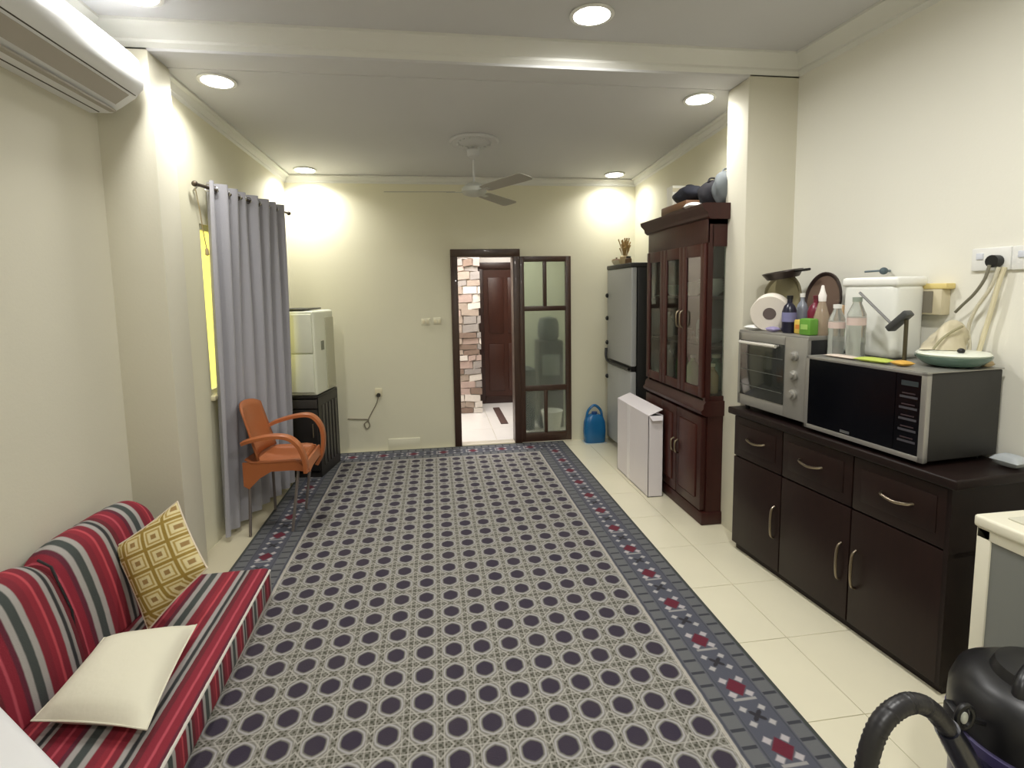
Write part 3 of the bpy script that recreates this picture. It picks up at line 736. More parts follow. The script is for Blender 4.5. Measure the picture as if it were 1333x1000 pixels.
# ---- hutch
HX0, HY0 = 1.75, 4.20
hu = thing('display_cabinet', 'tall dark mahogany display cabinet with glazed doors above and panelled doors below', 'cabinet', (HX0, HY0, 0), RZ)
HW = .955; HD = .32
MB().box(-.01, -.015, 0, HW+.01, HD, .09, bev=.008).build('plinth', M_dw, hu)
MB().box(0, .02, .09, HW, HD, .76).build('lower_carcass', M_dw, hu)
MB().grid([[(x_, y_, z_) for y_, z_ in ((0, .75), (-.03, .765), (-.035, .785), (-.02, .80), (-.015, .83), (0, .85), (HD, .85), (HD, .75))] for x_ in (-.015, HW+.015)], close_u=True, caps=True).build('waist_moulding', M_dw, hu)
# upper carcass
MB().box(0, HD-.015, .85, HW, HD, 2.04).build('rear_panel', mat('cabinet_inside', (70, 52, 40), .7), hu)
MB().box(0, 0, .85, .03, HD, 2.04).build('side_panel', M_dw, hu)
mm = MB(); mm.box(HW-.03, 0, .85, HW, .035, 2.04); mm.box(HW-.03, HD-.05, .85, HW, HD, 2.04); mm.box(HW-.03, .03, 1.86, HW, HD-.04, 2.04); mm.box(HW-.03, .03, .85, HW, HD-.04, .88)
mm.build('side_frame', M_dw, hu)
M_cg = mat('cabinet_glass', (225, 235, 230), .04, trans=1, alpha=1)
MB().box(HW-.018, .03, .875, HW-.014, HD-.045, 1.865).build('side_pane', M_cg, hu)
MB().box(0, 0, 2.0, HW, HD, 2.04).build('carcass_top', M_dw, hu)
for z_ in (1.19, 1.52): MB().box(.03, .03, z_, HW-.03, HD-.015, z_+.018).build('shelf', M_dw, hu)
# crown, raised in the middle
cr_p = [(0, 2.03), (-.02, 2.045), (-.025, 2.07), (-.055, 2.10), (-.06, 2.125), (-.04, 2.13), (HD, 2.13), (HD, 2.03)]
MB().grid([[(x_, y_, z_) for y_, z_ in cr_p] for x_ in (-.045, HW+.03)], close_u=True, caps=True).build('crown_moulding', M_dw, hu)
MB().poly([(.06, .0, 2.13), (.2, .0, 2.14), (.40, .0, 2.155), (.60, .0, 2.155), (.80, .0, 2.14), (.94, .0, 2.13)], (0, .025, 0)).build('pediment', M_dw, hu)
MB().box(.0, -.006, 1.88, HW, .012, 2.04, bev=.004).build('frieze', M_dw, hu)
def glazed(x0, x1, hinge):
    d_ = MB()
    d_.box(x0, -.02, .87, x0+.052, 0, 1.88, bev=.004); d_.box(x1-.052, -.02, .87, x1, 0, 1.88, bev=.004)
    d_.box(x0+.0525, -.018, .87, x1-.0525, 0, .935, bev=.003); d_.box(x0+.0525, -.018, 1.80, x1-.0525, 0, 1.88, bev=.003)
    d_ = d_.build('glazed_door', M_dw2, hu)
    MB().box(x0+.045, -.010, .93, x1-.045, -.006, 1.81).build('pane', M_cg, d_)
    if hinge:
        hx = x0+.025 if hinge > 0 else x1-.025
        MB().tube(spline([(hx, -.022, 1.44), (hx, -.045, 1.42), (hx, -.045, 1.34), (hx, -.022, 1.32)], 4), .006, 8).build('handle', M_brass, d_)
glazed(.01, .318, 0); glazed(.322, .634, -1); glazed(.638, .945, 1)
def low_door(x0, x1, hs):
    d_ = MB().box(x0, -.02, .10, x1, 0.02, .74, bev=.004).build('panelled_door', M_dw, hu)
    MB().box(x0+.055, -.030, .17, x1-.055, -.018, .68, bev=.010).build('raised_panel', M_dw2, d_)
    hx = x0+.028 if hs > 0 else x1-.028
    MB().tube(spline([(hx, -.022, .50), (hx, -.045, .48), (hx+.004, -.045, .42), (hx, -.022, .40)], 4), .007, 8).build('handle', M_brass, d_)
low_door(.01, .318, -1); low_door(.322, .58, -1); low_door(.585, .945, 1)
# contents
def HP(x, y, z): return (HX0+y, HY0-x, z)
def bowlstack(x, y, z, r, n, label, mt, nm='bowl_stack'):
    t = thing(nm, label, 'bowls', HP(x, y, z))
    for k in range(n): MB().lathe([(r*.45, k*.018), (r*.9, k*.018+.03), (r, k*.018+.045), (r*.95, k*.018+.045), (r*.42, k*.018+.008)], 20).build('bowl', mt, t)
M_por = mat('pale_porcelain', (216, 214, 204), .2); M_gp2 = mat('green_glass', (70, 128, 84), .15, trans=.3)
bowlstack(.75, .14, 1.539, .085, 5, 'pale bowls stacked on the top shelf in the right glazed bay', M_por)
bowlstack(.47, .15, 1.539, .07, 4, 'pale bowls stacked on the top shelf in the middle glazed bay', M_por)
bowlstack(.75, .14, 1.209, .088, 4, 'grey plates stacked on the middle shelf in the right glazed bay', mat('grey_porcelain', (150, 148, 142), .3), 'plate_stack')
bowlstack(.17, .14, 1.539, .06, 3, 'small bowls stacked on the top shelf in the left glazed bay', mat('sea_glass', (120, 148, 138), .3))
def bottle(x, y, z, r, h, mt, cap, label, nm='bottle', cat='bottle', pos=None, par=None):
    t = thing(nm, label, cat, pos or HP(x, y, z))
    MB().lathe([(r*.85, 0), (r, .01), (r, h*.58), (r*.75, h*.72), (r*.36, h*.80), (r*.34, h*.92)], 20).build('body', mt, t)
    MB().lathe([(r*.42, h*.90), (r*.44, h*.995), (r*.3, h), (0, h)], 16).build('cap', cap, t)
    return t
bottle(.16, .10, .886, .05, .26, M_por, M_white, 'tall pale bottle on the bottom shelf of the left glazed bay')
bottle(.42, .10, .886, .05, .27, M_gp2, M_gp2, 'green glass bottle on the bottom shelf of the middle glazed bay')
bottle(.53, .13, .886, .045, .22, mat('lime_glass', (110, 156, 80), .2), M_white, 'lime green bottle with white cap in the middle glazed bay')
bottle(.76, .18, .886, .07, .25, mat('sage_glass', (104, 124, 96), .3), M_cream, 'sage green bottle on the bottom shelf of the right glazed bay')
bottle(.17, .10, 1.209, .04, .20, M_por, M_white, 'pale bottle on the middle shelf of the left glazed bay')
bottle(.66, .12, 1.209, .035, .22, mat('clear_bottle', (196, 202, 196), .1, trans=.5), M_frd, 'clear bottle on the middle shelf behind the right door handle')
bottle(.86, .10, .886, .04, .20, mat('amber_glass', (176, 150, 110), .2), M_cream, 'amber bottle at the glass side of the display cabinet')
def mug(x, y, z, label, mt):
    t = thing('mug', label, 'mug', HP(x, y, z))
    MB().lathe([(.03, 0), (.036, .005), (.038, .085), (.034, .085), (.03, .01)], 18).build('cup', mt, t)
    MB().tube(spline([(.036, 0, .07), (.06, 0, .06), (.058, 0, .03), (.036, 0, .02)], 4), .004, 6).build('handle', mt, t)
mug(.89, .235, 1.209, 'white mug at the glass side on the middle shelf', M_white)
mug(.89, .235, 1.539, 'white mug at the glass side on the top shelf', M_white)
mug(.44, .12, 1.209, 'brown mug on the middle shelf of the middle glazed bay', mat('brown_glaze', (112, 78, 66), .3))
tag(MB().box(-.022, -.002, -.03, .022, .002, .03, bev=.0015).build('paper_tag', M_white, loc=(HX0+.16, HY0-HW-.003, 1.26)), 'small white tag stuck on the glass side of the display cabinet', 'tag')
# on top of the hutch
TZ = 2.131
t = thing('brown_case', 'flat brown case lying under the dark bag on top of the display cabinet', 'case', HP(.36, .14, TZ))
MB().box(-.10, -.22, 0, .12, .22, .02, bev=.003).build('base', mat('brown_board', (134, 98, 66), .6), t); MB().box(-.11, -.21, .02, .11, .21, .085, bev=.012).build('lid', mat('brown_board_rim', (110, 78, 52), .6), t)
def lump(name, label, cat, pos, r, mt, seed, part='sack', sub=None):
    t = thing(name, label, cat, pos); rr = random.Random(seed); rows = []
    for i in range(15):
        a = -PI/2+PI*i/14; row = []
        for k in range(24):
            b_ = 2*PI*k/24
            q = 1+.10*math.sin(3*b_+seed)+.07*math.sin(5*b_+a*4+seed)+.05*math.sin(9*b_+2*a)
            z_ = max(0, r[2]*(1+math.sin(a)*(1+.12*math.sin(2*b_+seed))))
            row.append((r[0]*max(math.cos(a), .01)**.7*q*math.cos(b_), r[1]*max(math.cos(a), .01)**.7*q*math.sin(b_), z_))
        rows.append(row)
    MB().grid(rows, close_u=True, caps=True).build(part, mt, t, angle=60)
    MB().tube(spline([(-r[0]*.4, 0, r[2]*1.9), (-r[0]*.2, .01, r[2]*2.2), (r[0]*.2, .01, r[2]*2.2), (r[0]*.4, 0, r[2]*1.9)], 5), .006, 6).build('handle', mt, t)
    return t
lump('black_bag', 'dark navy soft bag lying on top of the display cabinet', 'bag', HP(.40, .15, TZ+.086), (.10, .165, .060), mat('navy_cloth', (24, 26, 38), .8), 1)
lump('black_bag', 'black lumpy bag on the cabinet top next to the brown board', 'bag', HP(.69, .17, TZ), (.10, .085, .095), mat('black_cloth', (26, 24, 30), .85), 4)
lump('grey_bag', 'grey soft bag at the pier end of the display cabinet top', 'bag', HP(.87, .17, TZ), (.10, .075, .105), mat('grey_cloth', (104, 110, 112), .8), 2)
tag(MB().cushion(.12, .10, .05, 8).build('white_cloth', M_white, loc=HP(.66, .045, TZ+.026)), 'small folded white cloth at the front edge of the cabinet top', 'cloth')
t = thing('white_carton', 'narrow white carton standing upright on the far end of the display cabinet', 'box', HP(.07, .16, TZ))
MB().box(-.02, -.05, 0, .10, .06, .27, bev=.003).build('carton', mat('white_carton', (236, 234, 222), .6), t); MB().box(-.02, -.052, .22, .10, -.049, .25).build('tape', mat('pale_tape', (214, 206, 180), .4), t)

# ---- white box on floor
bxr = thing('cardboard_box', 'large white box standing on the floor in front of the display cabinet', 'box', (1.58, 4.46, 0), RZ)
BL, BD, BH = .69, .118, .635
m_ = MB(); m_.box(0, 0, .002, BL, .004, BH); m_.box(0, BD-.004, .002, BL, BD, BH); m_.box(0, 0, .002, .004, BD, BH); m_.box(BL-.004, 0, .002, BL, BD, BH); m_.box(0, 0, .002, BL, BD, .006)
m_.build('walls', M_whitec, bxr)
MB().at((0, 0, BH), (0, 0, 0)).poly([(0, 0, 0), (BL, 0, 0), (BL, BD*.95, .045), (0, BD*.95, .045)], (0, 0, .004)).build('flap', M_whitec, bxr)
MB().poly([(0, BD, BH-.001), (BL, BD, BH-.001), (BL, BD*.5, BH+.018), (0, BD*.5, BH+.018)], (0, 0, .003)).build('flap', M_whitec, bxr)
MB().poly([(BL, .004, BH), (BL, BD-.004, BH), (BL+.035, BD-.02, BH-.03), (BL+.035, .02, BH-.03)], (.002, 0, .002)).build('flap', M_whitec, bxr)
MB().box(.24, -.0012, .002, .30, 0, BH).build('tape', mat('white_tape', (236, 232, 234), .3), bxr)

# ---- blue jug
jg = thing('water_jug', 'translucent blue jug with a handle loop by the refrigerator', 'jug', (1.625, 5.30, 0))
M_blue = mat('blue_plastic', (22, 112, 172), .25, var=.1, vscale=20, trans=.25)
rows = []
for z_, a_x, a_y in ((.004, .10, .06), (.012, .11, .068), (.12, .115, .072), (.22, .11, .068), (.27, .09, .055), (.30, .05, .04)):
    rows.append([(a_x*math.copysign(abs(math.cos(q))**.6, math.cos(q)), a_y*math.copysign(abs(math.sin(q))**.6, math.sin(q)), z_) for q in [2*PI*k/28 for k in range(28)]])
MB().grid(rows, close_u=True, caps=True).build('body', M_blue, jg, angle=50)
MB().tube(spline([(-.085, 0, .24), (-.07, 0, .33), (-.02, 0, .385), (.02, 0, .385), (.07, 0, .33), (.085, 0, .24)], 6), .014, 8).build('handle', M_blue, jg)
MB().lathe([(.030, .29), (.030, .325), (.0, .327)], 16).build('cap', mat('blue_cap', (16, 70, 130), .3), jg)
MB().box(-.115, -.075, 0, .115, .075, .004).build('tray', mat('pale_blue_tray', (206, 220, 222), .4), jg)
jg.location.z = .0

# ================================================================== SIDEBOARD (rotated frame)
A0 = Vector((1.77, 2.93, 0)); DU = Vector((.0944, -.9955, 0)); DV = Vector((.9955, .0944, 0)); RS = math.atan2(-.9955, .0944)
def S(u_, v_, z_): p = A0 + DU*u_ + DV*v_; return (p.x, p.y, z_)
sb = thing('sideboard', 'dark brown three-door sideboard with three drawers under the microwave', 'sideboard', tuple(A0), RS)
SL, SD = 1.27, .385
MB().box(0.01, .03, 0, SL-.01, SD, .05).build('plinth', M_sb, sb)
m_ = MB(); m_.box(0, .02, .04, .018, SD, .84); m_.box(SL-.018, .0, .04, SL, SD, .84); m_.box(.0, SD-.01, .04, SL, SD, .84); m_.box(0, .02, .04, SL, SD, .06)
m_.box(.398, .02, .05, .414, SD, .84); m_.box(.836, .02, .05, .852, SD, .84); m_.box(0, .02, .56, SL, SD, .58); m_.build('carcass', M_sb, sb)
MB().box(-.03, -.025, .84, SL+.03, SD, .88, bev=.008, seg=3).build('top', M_sb, sb)
cols = ((.006, .400), (.406, .838), (.844, SL-.006))
for i, (x0, x1) in enumerate(cols):
    dr = MB().box(x0, 0, .592, x1, .02, .832, bev=.004).build('drawer', M_sbf, sb)
    MB().box(x0+.045, -.004, .64, x1-.045, .002, .79, bev=.003).build('drawer_panel', M_sbf, dr)
    c_ = ((.2, .6, 1.057)[i]); z_ = .718
    MB().tube(spline([(c_-.07, .0, z_+.004), (c_-.055, -.022, z_), (c_, -.028, z_-.008), (c_+.055, -.022, z_), (c_+.07, .0, z_+.004)], 5), .006, 8).build('handle', M_brass, dr)
    do = MB().box(x0, 0, .045, x1, .02, .584, bev=.004).build('door', M_sbf, sb)
    hx = (.362, .797, .878)[i]
    MB().tube(spline([(hx, .0, .405), (hx, -.022, .385), (hx, -.028, .315), (hx, -.022, .245), (hx, .0, .225)], 5), .006, 8).build('handle', M_brass, do)

# ---- oven
ov = thing('toaster_oven', 'silver countertop oven with a dark glass door beside the pier', 'oven', S(.012, .012, .881), RS)
OW, OD, OH = .525, .33, .455
for x_ in (.04, OW-.04):
    for y_ in (.04, OD-.05): MB().lathe([(.014, 0), (.016, .028)], 10, (x_, y_, 0)).build('foot', M_black, ov)
MB().box(0, .02, .028, OW, OD, OH, bev=.006).build('body', mat('oven_black_side', (26, 27, 30), .4), ov)
MB().box(-.002, .0, OH-.01, OW+.002, OD-.03, OH+.012, bev=.004).build('top_cover', mat('oven_grey_top', (146, 144, 138), .35, metal=.4), ov)
M_os = mat('oven_silver', (158, 156, 150), .38, metal=.55)
m_ = MB(); m_.box(0, -.004, .03, .025, .02, OH); m_.box(.37, -.004, .03, OW, .02, OH, bev=.003); m_.box(0, -.004, .03, .38, .02, .095, bev=.003); m_.box(0, -.004, OH-.05, .38, .02, OH, bev=.003)
m_.build('front_frame', M_os, ov)
MB().box(.022, -.008, .09, .373, .004, OH-.045, bev=.003).build('glass_door', mat('oven_glass', (44, 46, 42), .12, coat=.5), ov)
for k in range(3): MB().box(.03, -.0095, .15+k*.09, .365, -.008, .153+k*.09).build('rack_line', mat('rack_grey', (92, 94, 88), .4), ov)
MB().tube([(.05, -.035, OH-.055), (.34, -.035, OH-.055)], .010, 10).build('door_handle', mat('bright_handle', (226, 222, 214), .25, metal=.4), ov)
for x_ in (.06, .33): MB().tube([(x_, -.035, OH-.055), (x_, .0, OH-.055)], .007, 8).build('handle_post', M_os, ov)
for k, z_ in enumerate((.36, .26, .16)):
    MB().lathe([(.026, 0), (.026, .012), (.018, .016), (.016, .028), (0, .029)], 18).build('knob', M_os, ov, (.445, -.004, z_), (PI/2, 0, 0))

# ---- microwave
mwv = thing('microwave_oven', 'large black microwave with a silver front frame on the sideboard', 'microwave', S(.555, -.008, .881), RS)
WW, WD, WH = .605, .385, .375
for x_ in (.05, WW-.05):
    for y_ in (.05, WD-.06): MB().lathe([(.014, 0), (.016, .022)], 10, (x_, y_, 0)).build('foot', M_black, mwv)
MB().box(.004, .015, .02, WW-.004, WD, WH-.003, bev=.006).build('body', mat('microwave_side', (40, 39, 37), .55, var=.05), mwv)
m_ = MB(); m_.box(0, -.005, .018, .02, .02, WH, bev=.003); m_.box(WW-.024, -.005, .018, WW, .02, WH, bev=.003); m_.box(0, -.005, .018, WW, .02, .04, bev=.003); m_.box(0, -.005, WH-.014, WW, .02, WH, bev=.003)
m_.build('front_frame', M_steel, mwv)
MB().box(.018, -.003, .038, .475, .018, WH-.012).build('glass_door', M_blackg, mwv)
MB().box(.478, -.003, .038, WW-.022, .018, WH-.012).build('control_panel', M_blackg, mwv)
M_btn = mat('dim_button', (62, 60, 66), .5)
for k in range(5):
    MB().box(.495, -.0045, .085+k*.045, .57, -.003, .094+k*.045).build('button', M_btn, mwv)
    MB().box(.505, -.0045, .102+k*.045, .56, -.003, .107+k*.045).build('button', mat('dim_button_red', (52, 38, 42), .5), mwv)
MB().box(.50, -.0045, .315, .57, -.003, .335).build('display', mat('display_grey', (52, 60, 62), .2), mwv)
MB().box(.215, -.0045, .046, .265, -.003, .058).build('badge', mat('badge_grey', (120, 122, 124), .3, metal=.6), mwv)
MB().box(0, .0, WH-.002, WW, WD, WH+.002).build('top_panel', mat('microwave_top', (150, 148, 140), .35, metal=.3), mwv)
OT = .881+OH+.0125; MT = .881+WH+.0025

# ---- things on the oven
t = thing('tissue_roll', 'white paper roll with a dark core lying on the oven', 'paper roll', S(.16, .10, OT+.106), rot=(0, 0, RS+.9)); t.scale = (1.14, 1.14, 1.14)
t.rotation_euler = Euler((math.radians(100), 0, RS+.75))
rows = []
for r0, z0 in ((.03, -.045), (.086, -.045), (.088, -.04), (.088, .04), (.086, .045), (.03, .045)): rows.append([(r0*math.cos(2*PI*k/32), r0*math.sin(2*PI*k/32), z0) for k in range(32)])
rows.append(rows[0])
MB().grid(rows, close_u=True).build('paper', mat('tissue_white', (226, 218, 206), .9), t)
MB().tube([(0, 0, -.046), (0, 0, .046)], .029, 20).build('core', mat('grey_core', (104, 92, 88), .8), t)
def traydisc(name, label, pos, r, mt, mt2, lean, turn, sx_=1):
    t = thing(name, label, 'tray', pos); t.scale = (sx_, 1, 1); t.rotation_euler = Euler((math.radians(90-lean), 0, RS+turn))
    MB().lathe([(r*.9, 0), (r, .008), (r*1.0, .02), (r*.95, .02), (r*.88, .008)], 36).build('rim', mt2, t)
    MB().lathe([(r*.88, .002), (r*.87, .010), (0, .010)], 36).build('base', mt, t)
traydisc('round_tray', 'round olive tray leaning on the wall behind the white paper roll', S(.045, .275, OT+.168), .155, mat('olive_tin', (138, 130, 98), .5), mat('olive_rim', (120, 112, 86), .5), 8, 0)
traydisc('round_tray', 'oval dark brown tray leaning on the wall behind the bottles', S(.335, .29, OT+.163), .158, mat('brown_tin', (98, 78, 66), .45), mat('dark_rim', (46, 32, 30), .4), 8, 0, .78)
t = thing('frying_pan', 'dark pan resting across the top of the olive tray', 'pan', S(.10, .225, OT+.300))
t.rotation_euler = Euler((math.radians(9), math.radians(-3), RS))
MB().lathe([(.08, 0), (.105, .035), (.11, .035), (.085, -.004), (0, -.004)], 28).build('pan', mat('dark_metal', (68, 60, 56), .35, metal=.5), t)
MB().box(.10, -.012, .022, .20, .012, .036, bev=.004).build('handle', M_black, t)
M_navy = mat('navy_plastic', (26, 26, 46), .3)
t = bottle(0, 0, 0, .036, .20, M_navy, M_black, 'dark navy bottle with a pale label on the oven', pos=S(.32, .085, OT))
MB().lathe([(.0368, .06), (.0368, .11)], 20).build('label_band', mat('lilac_label', (120, 120, 160), .5), t)
bottle(0, 0, 0, .030, .21, mat('smoke_bottle', (150, 156, 168), .2, trans=.3), M_white, 'grey bottle with a white cap behind the navy bottle', pos=S(.315, .17, OT))
bottle(0, 0, 0, .040, .20, mat('maroon_plastic', (110, 26, 48), .35), mat('maroon_cap', (92, 30, 40), .4), 'maroon bottle in front of the dark brown tray', pos=S(.41, .17, OT))
t = thing('spray_bottle', 'clear tapered bottle with a long white nozzle on the oven', 'bottle', S(.49, .13, OT))
MB().lathe([(.036, 0), (.038, .01), (.036, .09), (.018, .16), (.012, .175)], 20).build('body', mat('clear_tan', (190, 170, 146), .15, trans=.4), t)
MB().lathe([(.017, .17), (.019, .20), (.012, .22), (.006, .25), (0, .252)], 16).build('nozzle', mat('white_nozzle', (246, 240, 236), .4), t)
def packet(name, label, pos, sx_, sy_, sz_, mt, mt2, rz=0):
    t = thing(name, label, 'packet', pos, RS+rz)
    MB().box(-sx_/2, -sy_/2, 0, sx_/2, sy_/2, sz_, bev=min(sx_, sy_, sz_)*.18).build('pack', mt, t)
    MB().box(-sx_*.3, -sy_/2-.001, sz_*.35, sx_*.3, -sy_/2+.001, sz_*.65).build('label_patch', mt2, t)
packet('yellow_packet', 'small yellow packet at the front of the oven top', S(.405, .09, OT), .065, .045, .075, mat('yellow_pack', (214, 184, 84), .5), mat('orange_patch', (206, 128, 54), .5))
packet('green_packet', 'bright green packet at the right edge of the oven top', S(.478, .065, OT), .075, .055, .085, mat('green_pack', (96, 150, 52), .5), mat('pale_green_patch', (158, 196, 104), .5))
tag(MB().cushion(.10, .07, .03, 8).build('white_cloth', M_white, loc=S(.09, .05, OT+.016), rot=(0, 0, RS)), 'small folded white cloth at the left front of the oven top', 'cloth')
tag(MB().cushion(.07, .05, .028, 8).build('purple_sponge', mat('lilac', (160, 150, 190), .8), loc=S(.235, .055, OT+.015), rot=(0, 0, RS)), 'lilac sponge on the oven between roll and navy bottle', 'sponge')
packet('beige_packet', 'upright beige packet at the wall behind the clear tapered bottle', S(.51, .22, OT), .03, .05, .15, mat('beige_pack', (206, 176, 140), .6), mat('tan_patch', (186, 150, 110), .6))

# ---- wall hook above
hk = thing('wall_hook', 'blue-grey hook fixed to the wall above the white container', 'hook', S(.56, .395, 1.665), RS)
MB().tube([(-.06, -.02, 0), (.03, -.02, .002)], .005, 8).build('arm', mat('blue_grey', (104, 120, 126), .4), hk)
MB().ellipsoid((.045, -.02, .0), (.018, .02, .018), 8).build('knob', mat('dark_blue_grey', (70, 86, 92), .4), hk); MB().tube([(.045, -.015, 0), (.045, .018, 0)], .006, 8).build('post', mat('blue_grey', (104, 120, 126), .4), hk)

# ---- things on the microwave
cn = thing('storage_container', 'big white lidded container standing on the microwave', 'container', S(.685, .285, MT), RS)
MB().box(-.145, -.085, 0, .145, .085, .345, bev=.03, seg=4).build('body', mat('milky_white', (228, 229, 222), .35), cn)
MB().box(-.15, -.09, .33, .15, .09, .375, bev=.015, seg=3).build('lid', mat('milky_lid', (238, 238, 232), .35), cn)
def clearbottle(u_, v_, h, r, label, capc):
    t = thing('plastic_bottle', label, 'bottle', S(u_, v_, MT))
    MB().lathe([(r*.8, 0), (r, .012), (r*.96, h*.2), (r, h*.25), (r*.96, h*.45), (r, h*.5), (r*.98, h*.72), (r*.5, h*.88), (r*.42, h*.93)], 22).build('body', mat('clear_pet', (222, 226, 220), .1, trans=.8), t)
    MB().lathe([(r*.5, h*.92), (r*.52, h*.995), (0, h)], 18).build('cap', capc, t)
    MB().lathe([(r*1.01, h*.54), (r*1.01, h*.66)], 22).build('label_band', mat('reddish_label', (206, 186, 178), .6), t)
clearbottle(.63, .085, .25, .036, 'clear plastic bottle at the left front of the microwave top', M_white)
clearbottle(.715, .11, .285, .040, 'taller clear bottle with a grey-green cap next to the white container', mat('grey_green_cap', (150, 160, 148), .4))
# dark stand with angled arm
ds = thing('desk_stand', 'dark grey metal stand with a long angled arm on the microwave', 'stand', S(.955, .115, MT), RS)
M_dg = mat('dark_gunmetal', (84, 86, 88), .35, metal=.6)
MB().lathe([(.022, 0), (.022, .008), (.010, .014)], 20).build('base', M_dg, ds)
MB().tube([(0, 0, .01), (0, 0, .19)], .008, 8).build('post', mat('bronze_post', (78, 72, 54), .4, metal=.4), ds)
MB().at((-.03, 0, .185), (0, math.radians(-42), 0)).box(-.06, -.022, -.014, .055, .022, .014, bev=.006).build('head', M_dg, ds)
MB().tube([(-.05, 0, .155), (-.235, .0, .305)], .006, 8).build('arm', mat('light_gunmetal', (140, 140, 140), .35, metal=.5), ds)
# dish with lid-like white contents
dh = thing('serving_dish', 'shallow teal glass dish with a white rim on the microwave', 'dish', S(1.055, .245, MT))
MB().lathe([(.07, 0), (.10, .012), (.125, .035), (.128, .045), (.12, .045), (.095, .018), (0, .014)], 36).build('dish', mat('teal_glass', (96, 122, 112), .15), dh)
MB().lathe([(.119, .044), (.125, .052), (.118, .060), (.06, .066), (0, .066)], 36).build('white_plate', mat('white_plate', (232, 236, 222), .3), dh)
MB().ellipsoid((-.04, -.07, .072), (.013, .013, .011), 8).build('knob', M_black, dh)
cb = thing('crumpled_bag', 'crumpled cream plastic bag heaped on the dish below the wall box', 'bag', S(1.02, .25, MT+.064))
rr = random.Random(8); rows = []
for i in range(11):
    q = i/10; row = []
    for k in range(22):
        a = 2*PI*k/22; R_ = (.088*(1-q)**.6+.012)*(1+.18*math.sin(3*a+q*5)+.10*math.sin(7*a+q*9))
        row.append((R_*math.cos(a)*.9 + .03*q, R_*math.sin(a)*.6, q*.12+.004))
    rows.append(row)
MB().grid(rows, close_u=True, caps=True).build('film', mat('cream_film', (220, 210, 180), .45, trans=.2), cb, angle=70)
MB().tube(spline([(-.10, -.04, .01), (-.07, -.045, .05), (-.02, -.05, .085), (.03, -.04, .10)], 5), .005, 6).build('fold', mat('olive_fold', (150, 144, 112), .5), cb)
tag(MB().cushion(.16, .07, .02, 10).build('lime_cloth', mat('lime_cloth', (176, 190, 84), .85), loc=S(.865, .06, MT+.011), rot=(0, 0, RS+.1)), 'folded lime green cloth at the front of the microwave top', 'cloth')
tag(MB().cushion(.07, .06, .022, 10).build('orange_sponge', mat('ochre_sponge', (204, 160, 72), .85), loc=S(.985, .07, MT+.012), rot=(0, 0, RS-.2)), 'ochre sponge beside the lime green cloth', 'sponge')
tag(MB().cushion(.17, .06, .014, 10).build('napkin', mat('pinkish_napkin', (206, 192, 178), .85), loc=S(.70, .055, MT+.008), rot=(0, 0, RS)), 'flattened pale napkin along the front of the microwave top', 'napkin')
tag(MB().cushion(.05, .04, .03, 8).build('garlic_clove', mat('tan_bulb', (196, 176, 140), .8), loc=S(1.115, .34, MT+.014)), 'small tan bulb at the back right corner of the microwave top', 'food')

# wall box and sockets: wall plane
wdir = Vector((.065, -1, 0)).normalized(); RW = math.atan2(wdir.y, wdir.x)
def WP(y, z, off=0): return (xr(y)-off, y, z)
wbx = thing('wall_box', 'small grey and cream wall box with a yellow lid below the socket', 'box', WP(2.11, 1.46), RW)
MB().box(-.045, -.05, 0, .045, 0, .115, bev=.004).build('case', mat('beige_case', (206, 196, 166), .5), wbx)
MB().box(-.047, -.052, .115, .065, 0, .14, bev=.005).build('lid', mat('straw_yellow', (222, 202, 130), .5), wbx)
MB().box(-.04, -.053, .008, .006, -.049, .105).build('grille', mat('grey_grille', (128, 122, 108), .6), wbx)
so = thing('double_socket', 'white twin switched socket with a black plug on the kitchen wall', 'socket', WP(1.83, 1.695), RW)
MB().box(-.150, -.014, -.047, .0, 0, .047, bev=.005).build('plate', M_white, so); MB().box(.002, -.014, -.047, .150, 0, .047, bev=.005).build('plate', M_white, so)
for x_ in (-.115, .04, .105):
    MB().box(x_-.013, -.019, .0, x_+.013, -.012, .026, bev=.002).build('switch_rocker', mat('rocker_white', (212, 216, 226), .3), so)
for x_ in (.075,):
    for dx in (-.012, .012): MB().box(x_+dx-.003, -.0148, -.030, x_+dx+.003, -.0135, -.018).build('pin_slot', M_black, so)
pg = thing('black_plug', 'round black plug in the left half of the twin socket', 'plug', WP(1.875, 1.685, .015), RW)
MB().tube([(0, -.032, 0), (0, 0, 0)], .025, 16).build('plug_body', M_black, pg)
MB().tube(spline([(0, -.04, -.015), (-.01, -.045, -.07), (-.05, -.04, -.13), (-.10, -.035, -.18), (-.13, -.03, -.21)], 6), .006, 8).build('cable', mat('grey_flex', (120, 116, 100), .5), pg)
wc2 = thing('white_cable', 'thick cream cable hanging from the twin socket down to the microwave top', 'cable', WP(1.84, 1.66, .02), RW)
MB().tube(spline([(0, -.005, 0), (-.015, -.01, -.07), (-.03, -.012, -.16), (-.05, -.012, -.26), (-.06, -.03, -.36), (-.07, -.05, -.388)], 6), .009, 8).build('outer_flex', mat('cream_flex', (216, 208, 176), .5), wc2)
MB().tube(spline([(-.01, -.02, .0), (-.035, -.02, -.08), (-.085, -.022, -.17), (-.11, -.02, -.25), (-.10, -.02, -.33), (-.09, -.05, -.385)], 6), .007, 8).build('inner_flex', mat('pale_flex', (204, 198, 176), .5), wc2)
tag(MB().cushion(.10, .08, .05, 10).build('pale_cloth', mat('pale_blue_cloth', (186, 192, 196), .8), loc=S(1.235, .33, .905), rot=(0, 0, RS)), 'pale bluish cloth on the sideboard right of the microwave', 'cloth')

